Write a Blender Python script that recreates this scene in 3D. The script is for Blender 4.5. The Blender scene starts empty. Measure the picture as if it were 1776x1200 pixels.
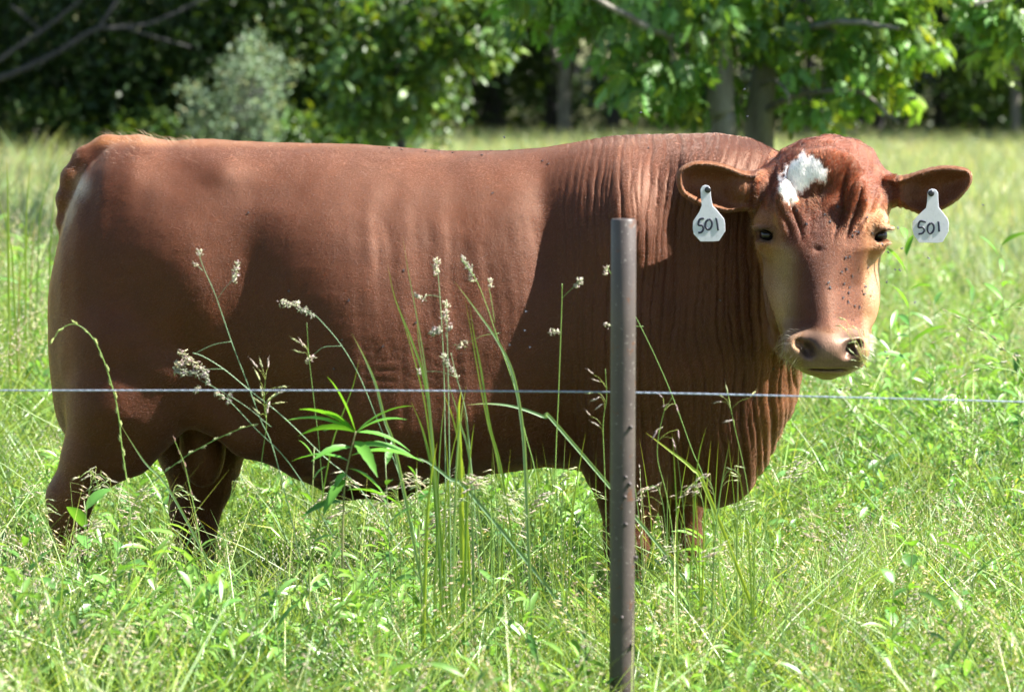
import bpy, bmesh, math, time
import numpy as np
from mathutils import Vector, Matrix
T0 = time.time()
PI = math.pi
R = math.radians
rng = np.random.default_rng(7)

# ------------------------------------------------------------------ camera
scn = bpy.context.scene
COL = scn.collection
F_PX, CAM_Z, HORIZON = 5130.0, 1.62, 150.0
PITCH = math.atan((600.0 - HORIZON) / F_PX)
cam_d = bpy.data.cameras.new('camera')
cam = bpy.data.objects.new('camera', cam_d)
COL.objects.link(cam)
cam.location = (0, 0, CAM_Z)
cam.rotation_euler = (PI / 2 - PITCH, 0, 0)
cam_d.sensor_width = 36.0
cam_d.lens = 36.0 * F_PX / 1776.0
cam_d.clip_start, cam_d.clip_end = 0.1, 900.0
cam_d.dof.use_dof = True
cam_d.dof.focus_distance = 8.05
cam_d.dof.aperture_fstop = 4.4
scn.camera = cam

# ------------------------------------------------------------------ sky, sun, exposure
SUN_EL, SUN_FRONT = 48.0, 5.0          # degrees above the horizon / from +X towards the camera
w = bpy.data.worlds.new('World')
scn.world = w
w.use_nodes = True
wn = w.node_tree.nodes
wn.clear()
sky = wn.new('ShaderNodeTexSky')
sky.sky_type = 'NISHITA'
sky.sun_disc = False
sky.sun_elevation = R(SUN_EL)
sky.sun_rotation = R(90 + SUN_FRONT)
sky.air_density, sky.dust_density, sky.ozone_density = 1.0, 0.6, 1.0
bg = wn.new('ShaderNodeBackground')
bg.inputs['Strength'].default_value = 0.05
wo = wn.new('ShaderNodeOutputWorld')
w.node_tree.links.new(sky.outputs[0], bg.inputs[0])
w.node_tree.links.new(bg.outputs[0], wo.inputs[0])

sl = bpy.data.lights.new('sun', 'SUN')
sl.energy = 5.0
sl.angle = R(0.53)
sl.color = (1.0, 0.955, 0.88)
sun = bpy.data.objects.new('sun', sl)
COL.objects.link(sun)
sdir = Vector((math.cos(R(SUN_EL)) * math.cos(R(SUN_FRONT)), -math.cos(R(SUN_EL)) * math.sin(R(SUN_FRONT)), math.sin(R(SUN_EL))))
sun.rotation_euler = sdir.to_track_quat('Z', 'Y').to_euler()
sun.location = sdir * 30

scn.view_settings.view_transform = 'Standard'
scn.view_settings.look = 'None'
scn.view_settings.gamma = 1.0
scn.view_settings.use_curve_mapping = False
scn.view_settings.exposure = 2.2
scn.render.engine = 'CYCLES'
cy = scn.cycles
cy.max_bounces = 8
cy.diffuse_bounces = 4
cy.transmission_bounces = 6
cy.glossy_bounces = 2
cy.caustics_reflective = cy.caustics_refractive = False
cy.use_denoising = True
scn.render.hair_type = 'STRIP'

# ------------------------------------------------------------------ helpers
_cp, _sp = math.cos(PITCH), math.sin(PITCH)
def P(px, py, Y):
    """the point at distance Y in front of the camera that the photograph shows at (px, py)"""
    dx = (px - 888.0) / F_PX
    dz = (600.0 - py) / F_PX
    dy = _cp + dz * _sp
    t = Y / dy
    return Vector((dx * t, Y, CAM_Z + t * (-_sp + dz * _cp)))
def PZ(px, py, z):
    """the point at height z seen at (px, py)"""
    dx = (px - 888.0) / F_PX
    dz = (600.0 - py) / F_PX
    dy = _cp + dz * _sp
    zz = -_sp + dz * _cp
    t = (z - CAM_Z) / zz
    return Vector((dx * t, dy * t, z))
def proj(v):
    """numpy (N,3) -> photograph pixels"""
    d = v[:, 1] * _cp - (v[:, 2] - CAM_Z) * _sp
    u = v[:, 1] * _sp + (v[:, 2] - CAM_Z) * _cp
    return 888.0 + F_PX * v[:, 0] / d, 600.0 - F_PX * u / d

def tag(o, label=None, cat=None, group=None, kind=None):
    if label: o['label'] = label
    if cat: o['category'] = cat
    if group: o['group'] = group
    if kind: o['kind'] = kind
    return o
def empty(name, loc=(0, 0, 0), rz=0.0):
    o = bpy.data.objects.new(name, None)
    o.empty_display_size = 0.1
    o.location = loc
    o.rotation_euler = (0, 0, rz)
    COL.objects.link(o)
    return o
def link(name, me, parent=None, mat=None, smooth=True):
    if mat is not None and not me.materials:
        me.materials.append(mat)
    if smooth is not None and len(me.polygons):
        me.polygons.foreach_set('use_smooth', np.full(len(me.polygons), smooth))
    o = bpy.data.objects.new(name, me)
    COL.objects.link(o)
    if parent is not None:
        o.parent = parent
    return o
def mesh_np(name, v, f, tint=None):
    """v (N,3) float, f list/array of equal-length or mixed faces; tint (N,3) colours -> attribute 'tint'"""
    me = bpy.data.meshes.new(name)
    v = np.asarray(v, np.float32)
    if isinstance(f, np.ndarray):
        n, k = f.shape
        me.vertices.add(len(v))
        me.vertices.foreach_set('co', v.ravel())
        me.loops.add(n * k)
        me.loops.foreach_set('vertex_index', f.astype(np.int32).ravel())
        me.polygons.add(n)
        me.polygons.foreach_set('loop_start', np.arange(0, n * k, k, dtype=np.int32))
        me.polygons.foreach_set('loop_total', np.full(n, k, np.int32))
        me.update(calc_edges=True)
    else:
        me.from_pydata([tuple(map(float, p)) for p in v], [], [tuple(int(i) for i in q) for q in f])
        me.update()
    if tint is not None:
        a = me.attributes.new('tint', 'FLOAT_COLOR', 'POINT')
        c = np.ones((len(v), 4), np.float32)
        c[:, :3] = tint
        a.data.foreach_set('color', c.ravel())
    return me
class MB:
    """collects vertices / faces (mixed sizes) and per-vertex tints"""
    def __init__(self): self.v, self.f, self.c, self.n = [], [], [], 0
    def add(self, v, f, c=(1, 1, 1)):
        v = np.asarray(v, float)
        self.v.append(v)
        c = np.asarray(c, float)
        self.c.append(np.broadcast_to(c, (len(v), 3)))
        for q in f: self.f.append([int(i) + self.n for i in q])
        self.n += len(v)
    def mesh(self, name):
        return mesh_np(name, np.concatenate(self.v), self.f, np.concatenate(self.c))
def rings(pts, rad, sides=8, squash=None, cap=True):
    """tube along pts with radii; returns v, f"""
    pts = np.asarray(pts, float)
    n = len(pts)
    rad = np.atleast_1d(np.asarray(rad, float))
    rad = np.interp(np.linspace(0, 1, n), np.linspace(0, 1, len(rad)), rad) if len(rad) > 1 else np.full(n, rad[0])
    tang = np.gradient(pts, axis=0)
    tang /= np.linalg.norm(tang, axis=1)[:, None] + 1e-12
    ref = np.array([0.31, 0.87, 0.13]); 
    V = []
    a = np.cross(tang[0], ref); a /= np.linalg.norm(a)
    for i in range(n):
        a = a - tang[i] * a.dot(tang[i]); a /= np.linalg.norm(a) + 1e-12
        b = np.cross(tang[i], a)
        for k in range(sides):
            t = 2 * PI * k / sides
            V.append(pts[i] + rad[i] * (math.cos(t) * a + math.sin(t) * b))
    Fc = []
    for i in range(n - 1):
        for k in range(sides):
            k2 = (k + 1) % sides
            Fc.append([i * sides + k, i * sides + k2, (i + 1) * sides + k2, (i + 1) * sides + k])
    if cap:
        Fc.append(list(range(sides))[::-1])
        Fc.append([(n - 1) * sides + k for k in range(sides)])
    return np.array(V), Fc
def bez(pts, n=12):
    """smooth curve through control points (Catmull-Rom)"""
    p = np.asarray(pts, float)
    p = np.vstack([2 * p[0] - p[1], p, 2 * p[-1] - p[-2]])
    out = []
    for i in range(1, len(p) - 2):
        for t in np.linspace(0, 1, n, endpoint=(i == len(p) - 3)):
            a, b, c, d = p[i - 1], p[i], p[i + 1], p[i + 2]
            out.append(0.5 * ((2 * b) + (-a + c) * t + (2 * a - 5 * b + 4 * c - d) * t * t + (-a + 3 * b - 3 * c + d) * t ** 3))
    return np.array(out)
def vnoise(x, y, z, seed=0, oct=3):
    """cheap smooth pseudo noise in -1..1 from rotated sines"""
    r = np.random.default_rng(seed)
    s = np.zeros(np.broadcast(x, y, z).shape)
    amp, tot, fr = 1.0, 0.0, 1.0
    for o in range(oct):
        for k in range(4):
            d = r.normal(size=3); d /= np.linalg.norm(d)
            ph = r.uniform(0, 2 * PI); q = fr * r.uniform(0.8, 1.3)
            e = r.normal(size=3); e /= np.linalg.norm(e)
            s = s + amp * 0.35 * np.sin(2 * PI * q * (d[0] * x + d[1] * y + d[2] * z) + ph + 1.3 * np.sin(2 * PI * q * .7 * (e[0] * x + e[1] * y + e[2] * z) + ph * 2))
        tot += amp; amp *= 0.5; fr *= 2.1
    return s / tot

# ------------------------------------------------------------------ materials
class NT:
    def __init__(self, name):
        self.m = bpy.data.materials.new(name)
        self.m.use_nodes = True
        self.t = self.m.node_tree
        self.t.nodes.clear()
        self.out = self.n('ShaderNodeOutputMaterial')
    def n(self, kind, **kw):
        nd = self.t.nodes.new(kind)
        for k, v in kw.items():
            if hasattr(nd, k) and k not in nd.inputs: setattr(nd, k, v)
            else: self.set(nd, k, v)
        return nd
    def set(self, nd, k, v):
        i = nd.inputs[k] if isinstance(k, (int, str)) else k
        if isinstance(v, bpy.types.NodeSocket): self.t.links.new(v, i)
        else:
            if hasattr(i, 'default_value'):
                if i.type == 'RGBA' and len(v) == 3: v = (*v, 1)
                i.default_value = v
    def l(self, a, b): self.t.links.new(a, b)
    def attr(self, name): return self.n('ShaderNodeAttribute', attribute_name=name)
    def mix(self, fac, a, b, mode='MIX'):
        nd = self.n('ShaderNodeMix', data_type='RGBA', blend_type=mode)
        self.set(nd, nd.inputs[0], fac); self.set(nd, nd.inputs[6], a); self.set(nd, nd.inputs[7], b)
        return nd.outputs[2]
    def math(self, op, a, b=0.0, c=None):
        nd = self.n('ShaderNodeMath', operation=op)
        self.set(nd, nd.inputs[0], a); self.set(nd, nd.inputs[1], b)
        if c is not None: self.set(nd, nd.inputs[2], c)
        return nd.outputs[0]
    def noise(self, scale, detail=3.0, rough=0.5, vec=None):
        nd = self.n('ShaderNodeTexNoise')
        nd.inputs['Scale'].default_value = scale; nd.inputs['Detail'].default_value = detail; nd.inputs['Roughness'].default_value = rough
        if vec is None: vec = self.n('ShaderNodeTexCoord').outputs['Object']
        self.l(vec, nd.inputs['Vector'])
        return nd.outputs[0]
    def ramp(self, fac, stops):
        nd = self.n('ShaderNodeValToRGB')
        el = nd.color_ramp.elements
        while len(el) < len(stops): el.new(0.5)
        for e, (p, c) in zip(el, stops): e.position = p; e.color = (*c, 1)
        self.set(nd, nd.inputs[0], fac)
        return nd.outputs[0]
    def bump(self, h, strength=0.3, dist=0.005):
        nd = self.n('ShaderNodeBump')
        nd.inputs['Strength'].default_value = strength; nd.inputs['Distance'].default_value = dist
        self.l(h, nd.inputs['Height'])
        return nd.outputs[0]
    def bsdf(self, **kw):
        nd = self.n('ShaderNodeBsdfPrincipled')
        for k, v in kw.items(): self.set(nd, k.replace('_', ' '), v)
        return nd
    def done(self, sh):
        self.l(sh, self.out.inputs['Surface'])
        return self.m

def leaf_mat(name, trans=0.45, rough=0.42, spec=0.5, sat_t=(1.25, 1.15, 0.35), vary=0.35):
    """thin leaf: 'tint' attribute x random instance variation; reflects, lets light through"""
    m = NT(name)
    a = m.attr('tint').outputs['Color']
    rnd = m.n('ShaderNodeObjectInfo').outputs['Random']
    var = m.ramp(rnd, [(0.0, (1 - vary, 1 - vary * .8, 1 - vary * .7)), (0.5, (1, 1, 1)), (1.0, (1 + vary * .9, 1 + vary * .55, 1 + vary * .2))])
    col = m.mix(1.0, a, var, 'MULTIPLY')
    tcol = m.mix(1.0, col, (*sat_t, 1), 'MULTIPLY')
    p = m.bsdf(Base_Color=col, Roughness=rough, Specular_IOR_Level=spec)
    tr = m.n('ShaderNodeBsdfTranslucent'); m.set(tr, 'Color', tcol)
    mx = m.n('ShaderNodeMixShader'); mx.inputs[0].default_value = trans
    m.l(p.outputs[0], mx.inputs[1]); m.l(tr.outputs[0], mx.inputs[2])
    return m.done(mx.outputs[0])
# ================================================================== THE BULL
Y0 = 8.60
SC = F_PX / Y0
def S(px): return px / SC                    # photograph pixels -> metres at the bull
# px, top, widest, bottom, half width, centre shift, n upper, n lower
ST = [
 ( 84, 520, 545, 600, .015, 0, 2.0, 2.2),
 ( 92, 470, 530, 700, .105, 0, 2.0, 2.2),
 (104, 425, 510, 745, .155, 0, 2.0, 2.3),
 (125, 352, 490, 765, .220, 0, 2.0, 2.3),
 (155, 288, 480, 775, .258, 0, 2.1, 2.4),
 (200, 246, 470, 770, .288, 0, 2.2, 2.5),
 (250, 237, 465, 760, .302, 0, 2.3, 2.5),
 (300, 245, 470, 745, .312, 0, 2.3, 2.5),
 (350, 242, 475, 728, .315, 0, 2.3, 2.5),
 (400, 244, 480, 735, .314, 0, 2.4, 2.5),
 (450, 247, 490, 770, .316, 0, 2.4, 2.4),
 (500, 249, 520, 805, .336, 0, 2.4, 2.3),
 (560, 250, 590, 832, .362, 0, 2.4, 2.2),
 (620, 251, 665, 838, .385, 0, 2.3, 2.3),
 (700, 256, 700, 838, .385, 0, 2.2, 2.4),
 (780, 262, 690, 830, .372, 0, 2.2, 2.4),
 (860, 262, 630, 818, .352, 0, 2.2, 2.3),
 (940, 257, 545, 808, .328, 0, 2.1, 2.3),
 (1000, 247, 470, 812, .340, 0, 2.1, 2.4),
 (1060, 237, 440, 830, .365, 0, 2.1, 2.5),
 (1120, 233, 420, 850, .365, 0, 2.0, 2.6),
 (1180, 232, 320, 862, .340, -.02, 2.0, 2.7),
 (1240, 231, 300, 864, .300, -.045, 2.0, 2.7),
 (1300, 240, 320, 825, .245, -.075, 2.0, 2.6),
 (1350, 262, 380, 735, .200, -.11, 2.0, 2.4),
 (1395, 300, 420, 645, .150, -.15, 2.0, 2.2),
 (1425, 350, 440, 590, .080, -.18, 2.0, 2.0),
 (1440, 420, 450, 480, .015, -.18, 2.0, 2.0),
]
# bumps on the side: px, py, sigma px, sigma py, amplitude m
BUMPS = [
 (330, 500, 60, 110, .028),      # thigh muscle front
 (440, 450, 45, 80, -.008),      # hollow before the stifle
 (380, 285, 42, 30, .034),
 (640, 420, 14, 120, .004), (700, 430, 14, 130, .004), (765, 440, 14, 130, .004), (830, 440, 14, 120, .004),
 (500, 330, 60, 30, -.012),       # hook bone
 (300, 290, 45, 30, -.012),
 (205, 300, 40, 40, .014),       # pin bone
 (620, 520, 130, 150, .018),     # barrel
 (952, 400, 38, 150, -.030),     # girth groove behind the shoulder
 (1090, 330, 42, 120, .034),     # shoulder blade
 (1060, 640, 90, 120, .034),     # upper arm
 (1175, 380, 40, 170, -.034),
 (200, 640, 80, 120, .016), (330, 640, 26, 90, -.014), (265, 420, 60, 60, .010),
 (520, 700, 60, 60, -.012),
]
def axis_grid(lo, hi, f0, f1, hf, hc):
    a = [lo]
    while a[-1] < hi:
        x = a[-1]
        d = max(f0 - x, x - f1, 0)
        h = min(hc, hf + d * 0.12)
        a.append(x + h)
    return np.array(a, np.float32)
def bull_sdf():
    gx = axis_grid(P(70, 500, Y0).x, P(1720, 500, Y0 - .4).x, P(960, 500, Y0).x, P(1720, 500, Y0).x, .0043, .0115)
    gy = axis_grid(Y0 - .90, Y0 + .44, Y0 - .9, Y0 - .28, .0052, .013)
    gz = axis_grid(-.02, P(0, 215, Y0 - .3).z, P(0, 670, Y0 - .4).z, 3.0, .0052, .0115)
    nx, ny, nz = len(gx), len(gy), len(gz)
    D = np.full((nx, ny, nz), 0.5, np.float32)
    def smin(sl, d, k):
        a = D[sl]
        if k <= 0: D[sl] = np.minimum(a, d); return
        h = np.clip(0.5 + 0.5 * (a - d) / k, 0, 1)
        D[sl] = a + (d - a) * h - k * h * (1 - h)
    def ssub(sl, d, k):
        a = D[sl]; d = -d
        h = np.clip(0.5 - 0.5 * (a - d) / k, 0, 1)
        D[sl] = a + (d - a) * h + k * h * (1 - h)
    def block(lo, hi, m=.06):
        s = []
        for g, a, b in zip((gx, gy, gz), lo, hi):
            i0 = max(0, np.searchsorted(g, a - m) - 1); i1 = min(len(g), np.searchsorted(g, b + m) + 1)
            s.append(slice(i0, i1))
        X = gx[s[0]][:, None, None]; Y = gy[s[1]][None, :, None]; Z = gz[s[2]][None, None, :]
        return tuple(s), X, Y, Z
    # --- trunk and neck loft
    st = np.array(ST, float)
    sx = np.array([P(r[0], 500, Y0 + r[5]).x for r in ST])
    zt = np.array([P(r[0], r[1], Y0 + r[5]).z for r in ST])
    zw = np.array([P(r[0], r[2], Y0 + r[5]).z for r in ST])
    zb = np.array([P(r[0], r[3], Y0 + r[5]).z for r in ST])
    ker = np.exp(-np.linspace(-2, 2, 41) ** 2); ker /= ker.sum()
    fx = np.linspace(gx[0], gx[-1], 2400)
    def prof(v, end=None):
        q = np.interp(fx, sx, v)
        qs = np.convolve(np.pad(q, 20, 'edge'), ker, 'valid')
        return np.interp(gx, fx, qs)
    T, Wd, B, HW, YC, NU, NL = prof(zt), prof(zw), prof(zb), prof(st[:, 4]), prof(st[:, 5]), prof(st[:, 6]), prof(st[:, 7])
    e = lambda a: a[:, None, None].astype(np.float32)
    s, X, Y, Z = block((sx[0] - .02, Y0 - .62, P(0, 880, Y0).z), (sx[-1] + .02, Y0 + .44, P(0, 215, Y0).z), .02)
    i = s[0]
    up = Z > e(Wd)[i]
    hz = np.where(up, e(T)[i] - e(Wd)[i], e(Wd)[i] - e(B)[i]).clip(.01)
    nn = np.where(up, e(NU)[i], e(NL)[i])
    bump = np.zeros((X.shape[0], 1, Z.shape[2]), np.float32)
    for (bx, by, ax, az, am) in BUMPS:
        c = P(bx, by, Y0 - .3)
        bump = bump + am * np.exp(-((X - c.x) / S(ax)) ** 2 - ((Z - c.z) / S(az)) ** 2)
    hw = (e(HW)[i] + bump * np.minimum(1, e(HW)[i] / .2)).clip(.01)
    q = ((np.abs(Y - Y0 - e(YC)[i]) / hw) ** nn + (np.abs(Z - e(Wd)[i]) / hz) ** nn) ** (1 / nn)
    d = (q - 1) * np.minimum(hw, hz)
    endc = np.maximum(sx[0] - X, X - sx[-1])
    d = np.maximum(d, endc)
    D[s] = d.astype(np.float32)
    del d, q
    # --- primitives
    def ell(c, r, k=.03, sub=False, rot=None, m=.06):
        c = np.array(c, float); r = np.array(r, float); R_ = float(r.max())
        s, X, Y, Z = block(c - R_, c + R_, m + k)
        dx, dy, dz = X - c[0], Y - c[1], Z - c[2]
        if rot is not None:
            Mi = np.array(Matrix(rot).inverted() if not isinstance(rot, np.ndarray) else rot.T)
            dx, dy, dz = [Mi[j, 0] * dx + Mi[j, 1] * dy + Mi[j, 2] * dz for j in range(3)]
        k0 = np.sqrt((dx / r[0]) ** 2 + (dy / r[1]) ** 2 + (dz / r[2]) ** 2)
        k1 = np.sqrt((dx / r[0] ** 2) ** 2 + (dy / r[1] ** 2) ** 2 + (dz / r[2] ** 2) ** 2) + 1e-9
        d = (k0 * (k0 - 1) / k1).astype(np.float32)
        (ssub if sub else smin)(s, d, k)
    def cone(a, b, ra, rb, k=.03, sq=1.0):
        """tapered capsule; sq squashes it along Y"""
        a = np.array(a, float); b = np.array(b, float)
        R_ = max(ra, rb)
        s, X, Y, Z = block(np.minimum(a, b) - R_, np.maximum(a, b) + R_, .05 + k)
        ab = b - a; L2 = ab.dot(ab)
        t = ((X - a[0]) * ab[0] + (Y - a[1]) * ab[1] + (Z - a[2]) * ab[2]) / L2
        t = np.clip(t, 0, 1)
        dist = np.sqrt((X - a[0] - t * ab[0]) ** 2 + ((Y - a[1] - t * ab[1]) / sq) ** 2 + (Z - a[2] - t * ab[2]) ** 2)
        smin(s, (dist - (ra + (rb - ra) * t)).astype(np.float32), k)
    def chain(pts, k=.03, sq=1.0):
        for (a, b) in zip(pts[:-1], pts[1:]):
            cone(a[0], b[0], a[1], b[1], k, sq)
    # legs : (px, py, Y offset, radius m)
    def leg(spec, k=.03, sq=1.0):
        chain([(tuple(P(x, y, Y0 + o)), r) for x, y, o, r in spec], k, sq)
    leg([(215, 600, -.17, .150), (205, 700, -.18, .135), (165, 790, -.18, .085), (122, 862, -.18, .058), (118, 900, -.18, .046), (132, 980, -.18, .037), (140, 1060, -.18, .043), (150, 1096, -.18, .050), (156, 1118, -.18, .054)], .05)
    leg([(290, 640, -.20, .11), (262, 720, -.20, .085), (225, 780, -.19, .075)], .05)
    leg([(380, 640, .14, .150), (372, 720, .16, .125), (355, 800, .17, .095), (338, 880, .17, .068), (338, 930, .17, .050), (352, 1000, .17, .040), (366, 1070, .17, .045), (376, 1100, .17, .055)], .05)
    leg([(300, 680, .12, .12), (330, 760, .15, .10), (352, 830, .16, .08)], .05)
    leg([(1070, 700, -.18, .150), (1085, 800, -.19, .112), (1090, 870, -.19, .074), (1088, 940, -.19, .058), (1086, 1010, -.19, .044), (1085, 1070, -.19, .048), (1090, 1108, -.19, .056)], .05)
    leg([(1140, 700, .14, .140), (1168, 800, .18, .100), (1180, 870, .22, .060), (1184, 940, .23, .052), (1180, 1010, .23, .042), (1178, 1070, .23, .046), (1184, 1096, .23, .056)], .05)
    # flank fold, sheath, scrotum, brisket
    leg([(330, 690, -.20, .07), (430, 760, -.16, .045), (520, 800, -.10, .04)], .05)
    leg([(520, 800, 0, .045), (600, 832, 0, .044), (680, 842, 0, .036), (720, 838, 0, .020)], .06)
    ell(P(352, 775, Y0 - .02), (S(40), .06, S(72)), .03)
    leg([(340, 690, .0, .075), (352, 740, -.02, .05)], .03)
    leg([(1180, 760, -.03, .13), (1245, 798, -.05, .100), (1282, 775, -.07, .072)], .07)
    leg([(1295, 600, -.13, .125), (1316, 690, -.12, .078), (1300, 755, -.10, .055)], .07)
    # tail head and tail
    leg([(235, 262, 0, .042), (185, 262, -.005, .042), (150, 280, -.01, .038), (126, 308, -.02, .030), (114, 345, -.025, .024), (111, 385, -.02, .019), (116, 430, .0, .018), (124, 520, .03, .018), (122, 640, .06, .016), (126, 760, .08, .014)], .025)
    # --- the head, built symmetric in its own frame: u right, v to the camera, w up
    HO = P(1424, 400, Y0 - .35)
    yaw = R(-6)
    cu, su = math.cos(yaw), math.sin(yaw)
    SH = F_PX / (Y0 - .50)
    HL = [  # py, centre px, half width px, front v, back v, n
     (236, 1438, 6, .00, -.05, 2), (243, 1438, 46, .045, -.10, 2.1), (262, 1434, 80, .085, -.15, 2.2), (300, 1430, 104, .140, -.17, 2.4), (350, 1425, 119, .200, -.17, 2.6),
     (400, 1425, 114, .242, -.14, 2.5), (450, 1425, 104, .280, -.10, 2.3), (500, 1426, 94, .315, -.04, 2.2), (550, 1431, 79, .355, .04, 2.2), (585, 1435, 73, .388, .11, 2.3),
     (615, 1436, 73, .400, .15, 2.4), (634, 1437, 62, .388, .18, 2.3), (645, 1437, 40, .360, .20, 2.2), (650, 1437, 8, .33, .24, 2)]
    hl = np.array(HL, float)
    hz_ = np.array([P(1430, r[0], Y0 - .35 - (r[3] * .7)).z for r in HL])
    order = np.argsort(hz_)
    zz = hz_[order]; hh = hl[order]
    fz = np.linspace(zz[0], zz[-1], 1200)
    k2 = np.exp(-np.linspace(-2, 2, 31) ** 2); k2 /= k2.sum()
    hp = lambda v: np.interp(gz, fz, np.convolve(np.pad(np.interp(fz, zz, v), 15, 'edge'), k2, 'valid'))
    cxs = (hh[:, 1] - 1424) / SH; hws = hh[:, 2] / SH
    e3 = lambda a: a[None, None, :].astype(np.float32)
    s, X, Y, Z = block((HO.x - .24, Y0 - .80, zz[0] - .01), (HO.x + .24, Y0 - .02, zz[-1] + .01), .01)
    U = (X - HO.x) * cu + (Y - HO.y) * su
    V = -(Y - HO.y) * cu + (X - HO.x) * su
    iz = s[2]
    C, HWh, FV, BV, NH = [e3(hp(a))[:, :, iz] for a in (cxs, hws, hh[:, 3], hh[:, 4], hh[:, 5])]
    # corrected centre: yaw moves points that stick out to the camera
    C = C
    vm = (FV * .35 + BV * .65)
    ru = np.abs(U - C) / HWh.clip(.008)
    rv = np.where(V > vm, (V - vm) / (FV - vm).clip(.01), (vm - V) / (vm - BV).clip(.01))
    # the front half narrows to the bridge of the nose
    q = (ru ** NH + rv ** NH) ** (1 / NH)
    pin = np.clip((P(0, 430, Y0 - .55).z - Z) / .10, 0, 1) * np.clip((Z - P(0, 600, Y0 - .7).z) / .07, 0, 1)
    q = np.where(V > vm, ((ru * (1 + .75 * pin * np.clip(rv, 0, 1) ** 1.3)) ** NH + rv ** NH) ** (1 / NH), q)
    d = ((q - 1) * np.minimum(HWh, (FV - BV) * .5).clip(.01)).astype(np.float32)
    d = np.maximum(d, np.maximum(zz[0] - Z, Z - zz[-1]))
    smin(s, d, .035)
    del d, q, ru, rv, U, V
    def H(u, v, wpy):   # head frame -> world (wpy is a photograph row)
        z = P(1430, wpy, Y0 - .35 - v * .8).z
        return (HO.x + u * cu + v * su, HO.y - v * cu + u * su, z)
    G = H
    px = lambda a: a / SH
    # brows, eye sockets, cheek bones, jaws
    for sgn in (-1, 1):
        ell(H(sgn * px(92), .135, 386), (.036, .050, .032), .03)
        ell(H(sgn * px(94), .130, 425), (.028, .045, .026), .03)
        ell(H(sgn * px(72), .09, 520), (.040, .10, .075), .05)
        ell(H(sgn * px(60), .02, 585), (.045, .10, .06), .05)
        ell(H(sgn * px(62), .205, 350), (.024, .014, .060), .04)
        ell(H(sgn * px(46) + px(11), .352, 600), (.040, .036, .038), .03)
    ell(H(px(6), .150, 300), (.10, .04, .07), .04)
    ell(H(px(12), .360, 600), (.052, .048, .036), .03)
    ell(H(px(12), .310, 630), (.058, .075, .030), .02)
    # mouth slit, nostrils
    ell(H(px(12), .385, 637), (.060, .050, .0028), .004, True)
    for sgn, ox in ((-1, -21), (1, 53)):
        c = H(px(ox), .412, 602)
        rot = np.array(Matrix.Rotation(R(28 * sgn), 3, 'Y'))
        ell(c, (.019, .046, .028), .014, True, rot)
        c = H(px(ox + sgn * 14), .392, 592)
        ell(c, (.014, .032, .015), .008, True)
    ell(H(px(17), .425, 590), (.0035, .012, .020), .008, True)
    # eye openings
    for sgn in (-1, 1):
        ell(H(sgn * px(102) + px(4), .172 if sgn < 0 else .155, 394), (.031, .026, .009), .010)
        ell(H(sgn * px(101) + px(4), .168 if sgn < 0 else .150, 420), (.026, .018, .007), .012)
        ell(H(sgn * px(101) + px(4), .176 if sgn < 0 else .160, 407), (.0265, .038, .0165), .005, True, np.array(Matrix.Rotation(R(-20 * sgn), 3, 'Y')))
    # --- ears: outline polygons with a cupped middle surface
    def ear(poly, y_rim, cup, th, yslope, k, curl):
        pp = np.array([[P(a, b, y_rim).x, P(a, b, y_rim).z] for a, b in poly])
        pp = bez(np.vstack([pp, pp[:1]]), 6)[:-1]
        lo, hi = pp.min(0), pp.max(0)
        s, X, Y, Z = block((lo[0], y_rim - .06, lo[1]), (hi[0], y_rim + .12, hi[1]), .02)
        x2 = X[:, :, 0] * np.ones_like(Z[0]); x2 = np.broadcast_to(X[:, 0, 0][:, None], (X.shape[0], Z.shape[2])); z2 = np.broadcast_to(Z[0, 0, :][None], x2.shape)
        dd = np.full(x2.shape, 1e9); ins = np.zeros(x2.shape, bool)
        for (a, b) in zip(pp, np.roll(pp, -1, 0)):
            ab = b - a
            t = np.clip(((x2 - a[0]) * ab[0] + (z2 - a[1]) * ab[1]) / (ab.dot(ab) + 1e-12), 0, 1)
            dd = np.minimum(dd, (x2 - a[0] - t * ab[0]) ** 2 + (z2 - a[1] - t * ab[1]) ** 2)
            c_ = ((a[1] > z2) != (b[1] > z2)) & (x2 < (b[0] - a[0]) * (z2 - a[1]) / (b[1] - a[1] + 1e-12) + a[0])
            ins ^= c_
        dd = np.sqrt(dd); sd = np.where(ins, -dd, dd)
        inn = np.clip(-sd, 0, .05)
        cx = pp[:, 0].mean()
        cz = pp[:, 1].mean()
        yc = y_rim + .016 * np.exp(-(inn / .008) ** 2) + cup * (1 - np.exp(-np.clip(inn - .010, 0, 1) / .018)) + (x2 - cx) * yslope - curl * np.clip((z2 - cz) / .07, -1, 1)
        dy = np.abs(Y - yc[:, None, :]) / (1 + cup * 8) - th
        d = np.sqrt(np.clip(sd[:, None, :] + th, 0, None) ** 2 + np.clip(dy + th, 0, None) ** 2) - th
        smin(s, d.astype(np.float32), k)
    yl = HO.y - .07
    ear([(1318, 300), (1290, 297), (1262, 286), (1228, 279), (1198, 281), (1178, 293), (1173, 312), (1180, 336), (1203, 352), (1228, 362), (1262, 370), (1290, 366), (1320, 362)], yl - .03, .055, .0060, .16, .012, .004)
    ear([(1530, 306), (1560, 308), (1592, 297), (1626, 288), (1660, 288), (1682, 296), (1685, 316), (1668, 342), (1640, 362), (1608, 374), (1580, 366), (1555, 352), (1530, 362)], yl - .03, .055, .0060, -.16, .012, .004)
    cone(P(1345, 325, HO.y - .01), P(1288, 330, HO.y - .05), S(38), S(26), .03)
    cone(P(1508, 328, HO.y - .01), P(1562, 332, HO.y - .05), S(36), S(22), .03)
    return D, gx, gy, gz, HO, H, SH

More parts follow.
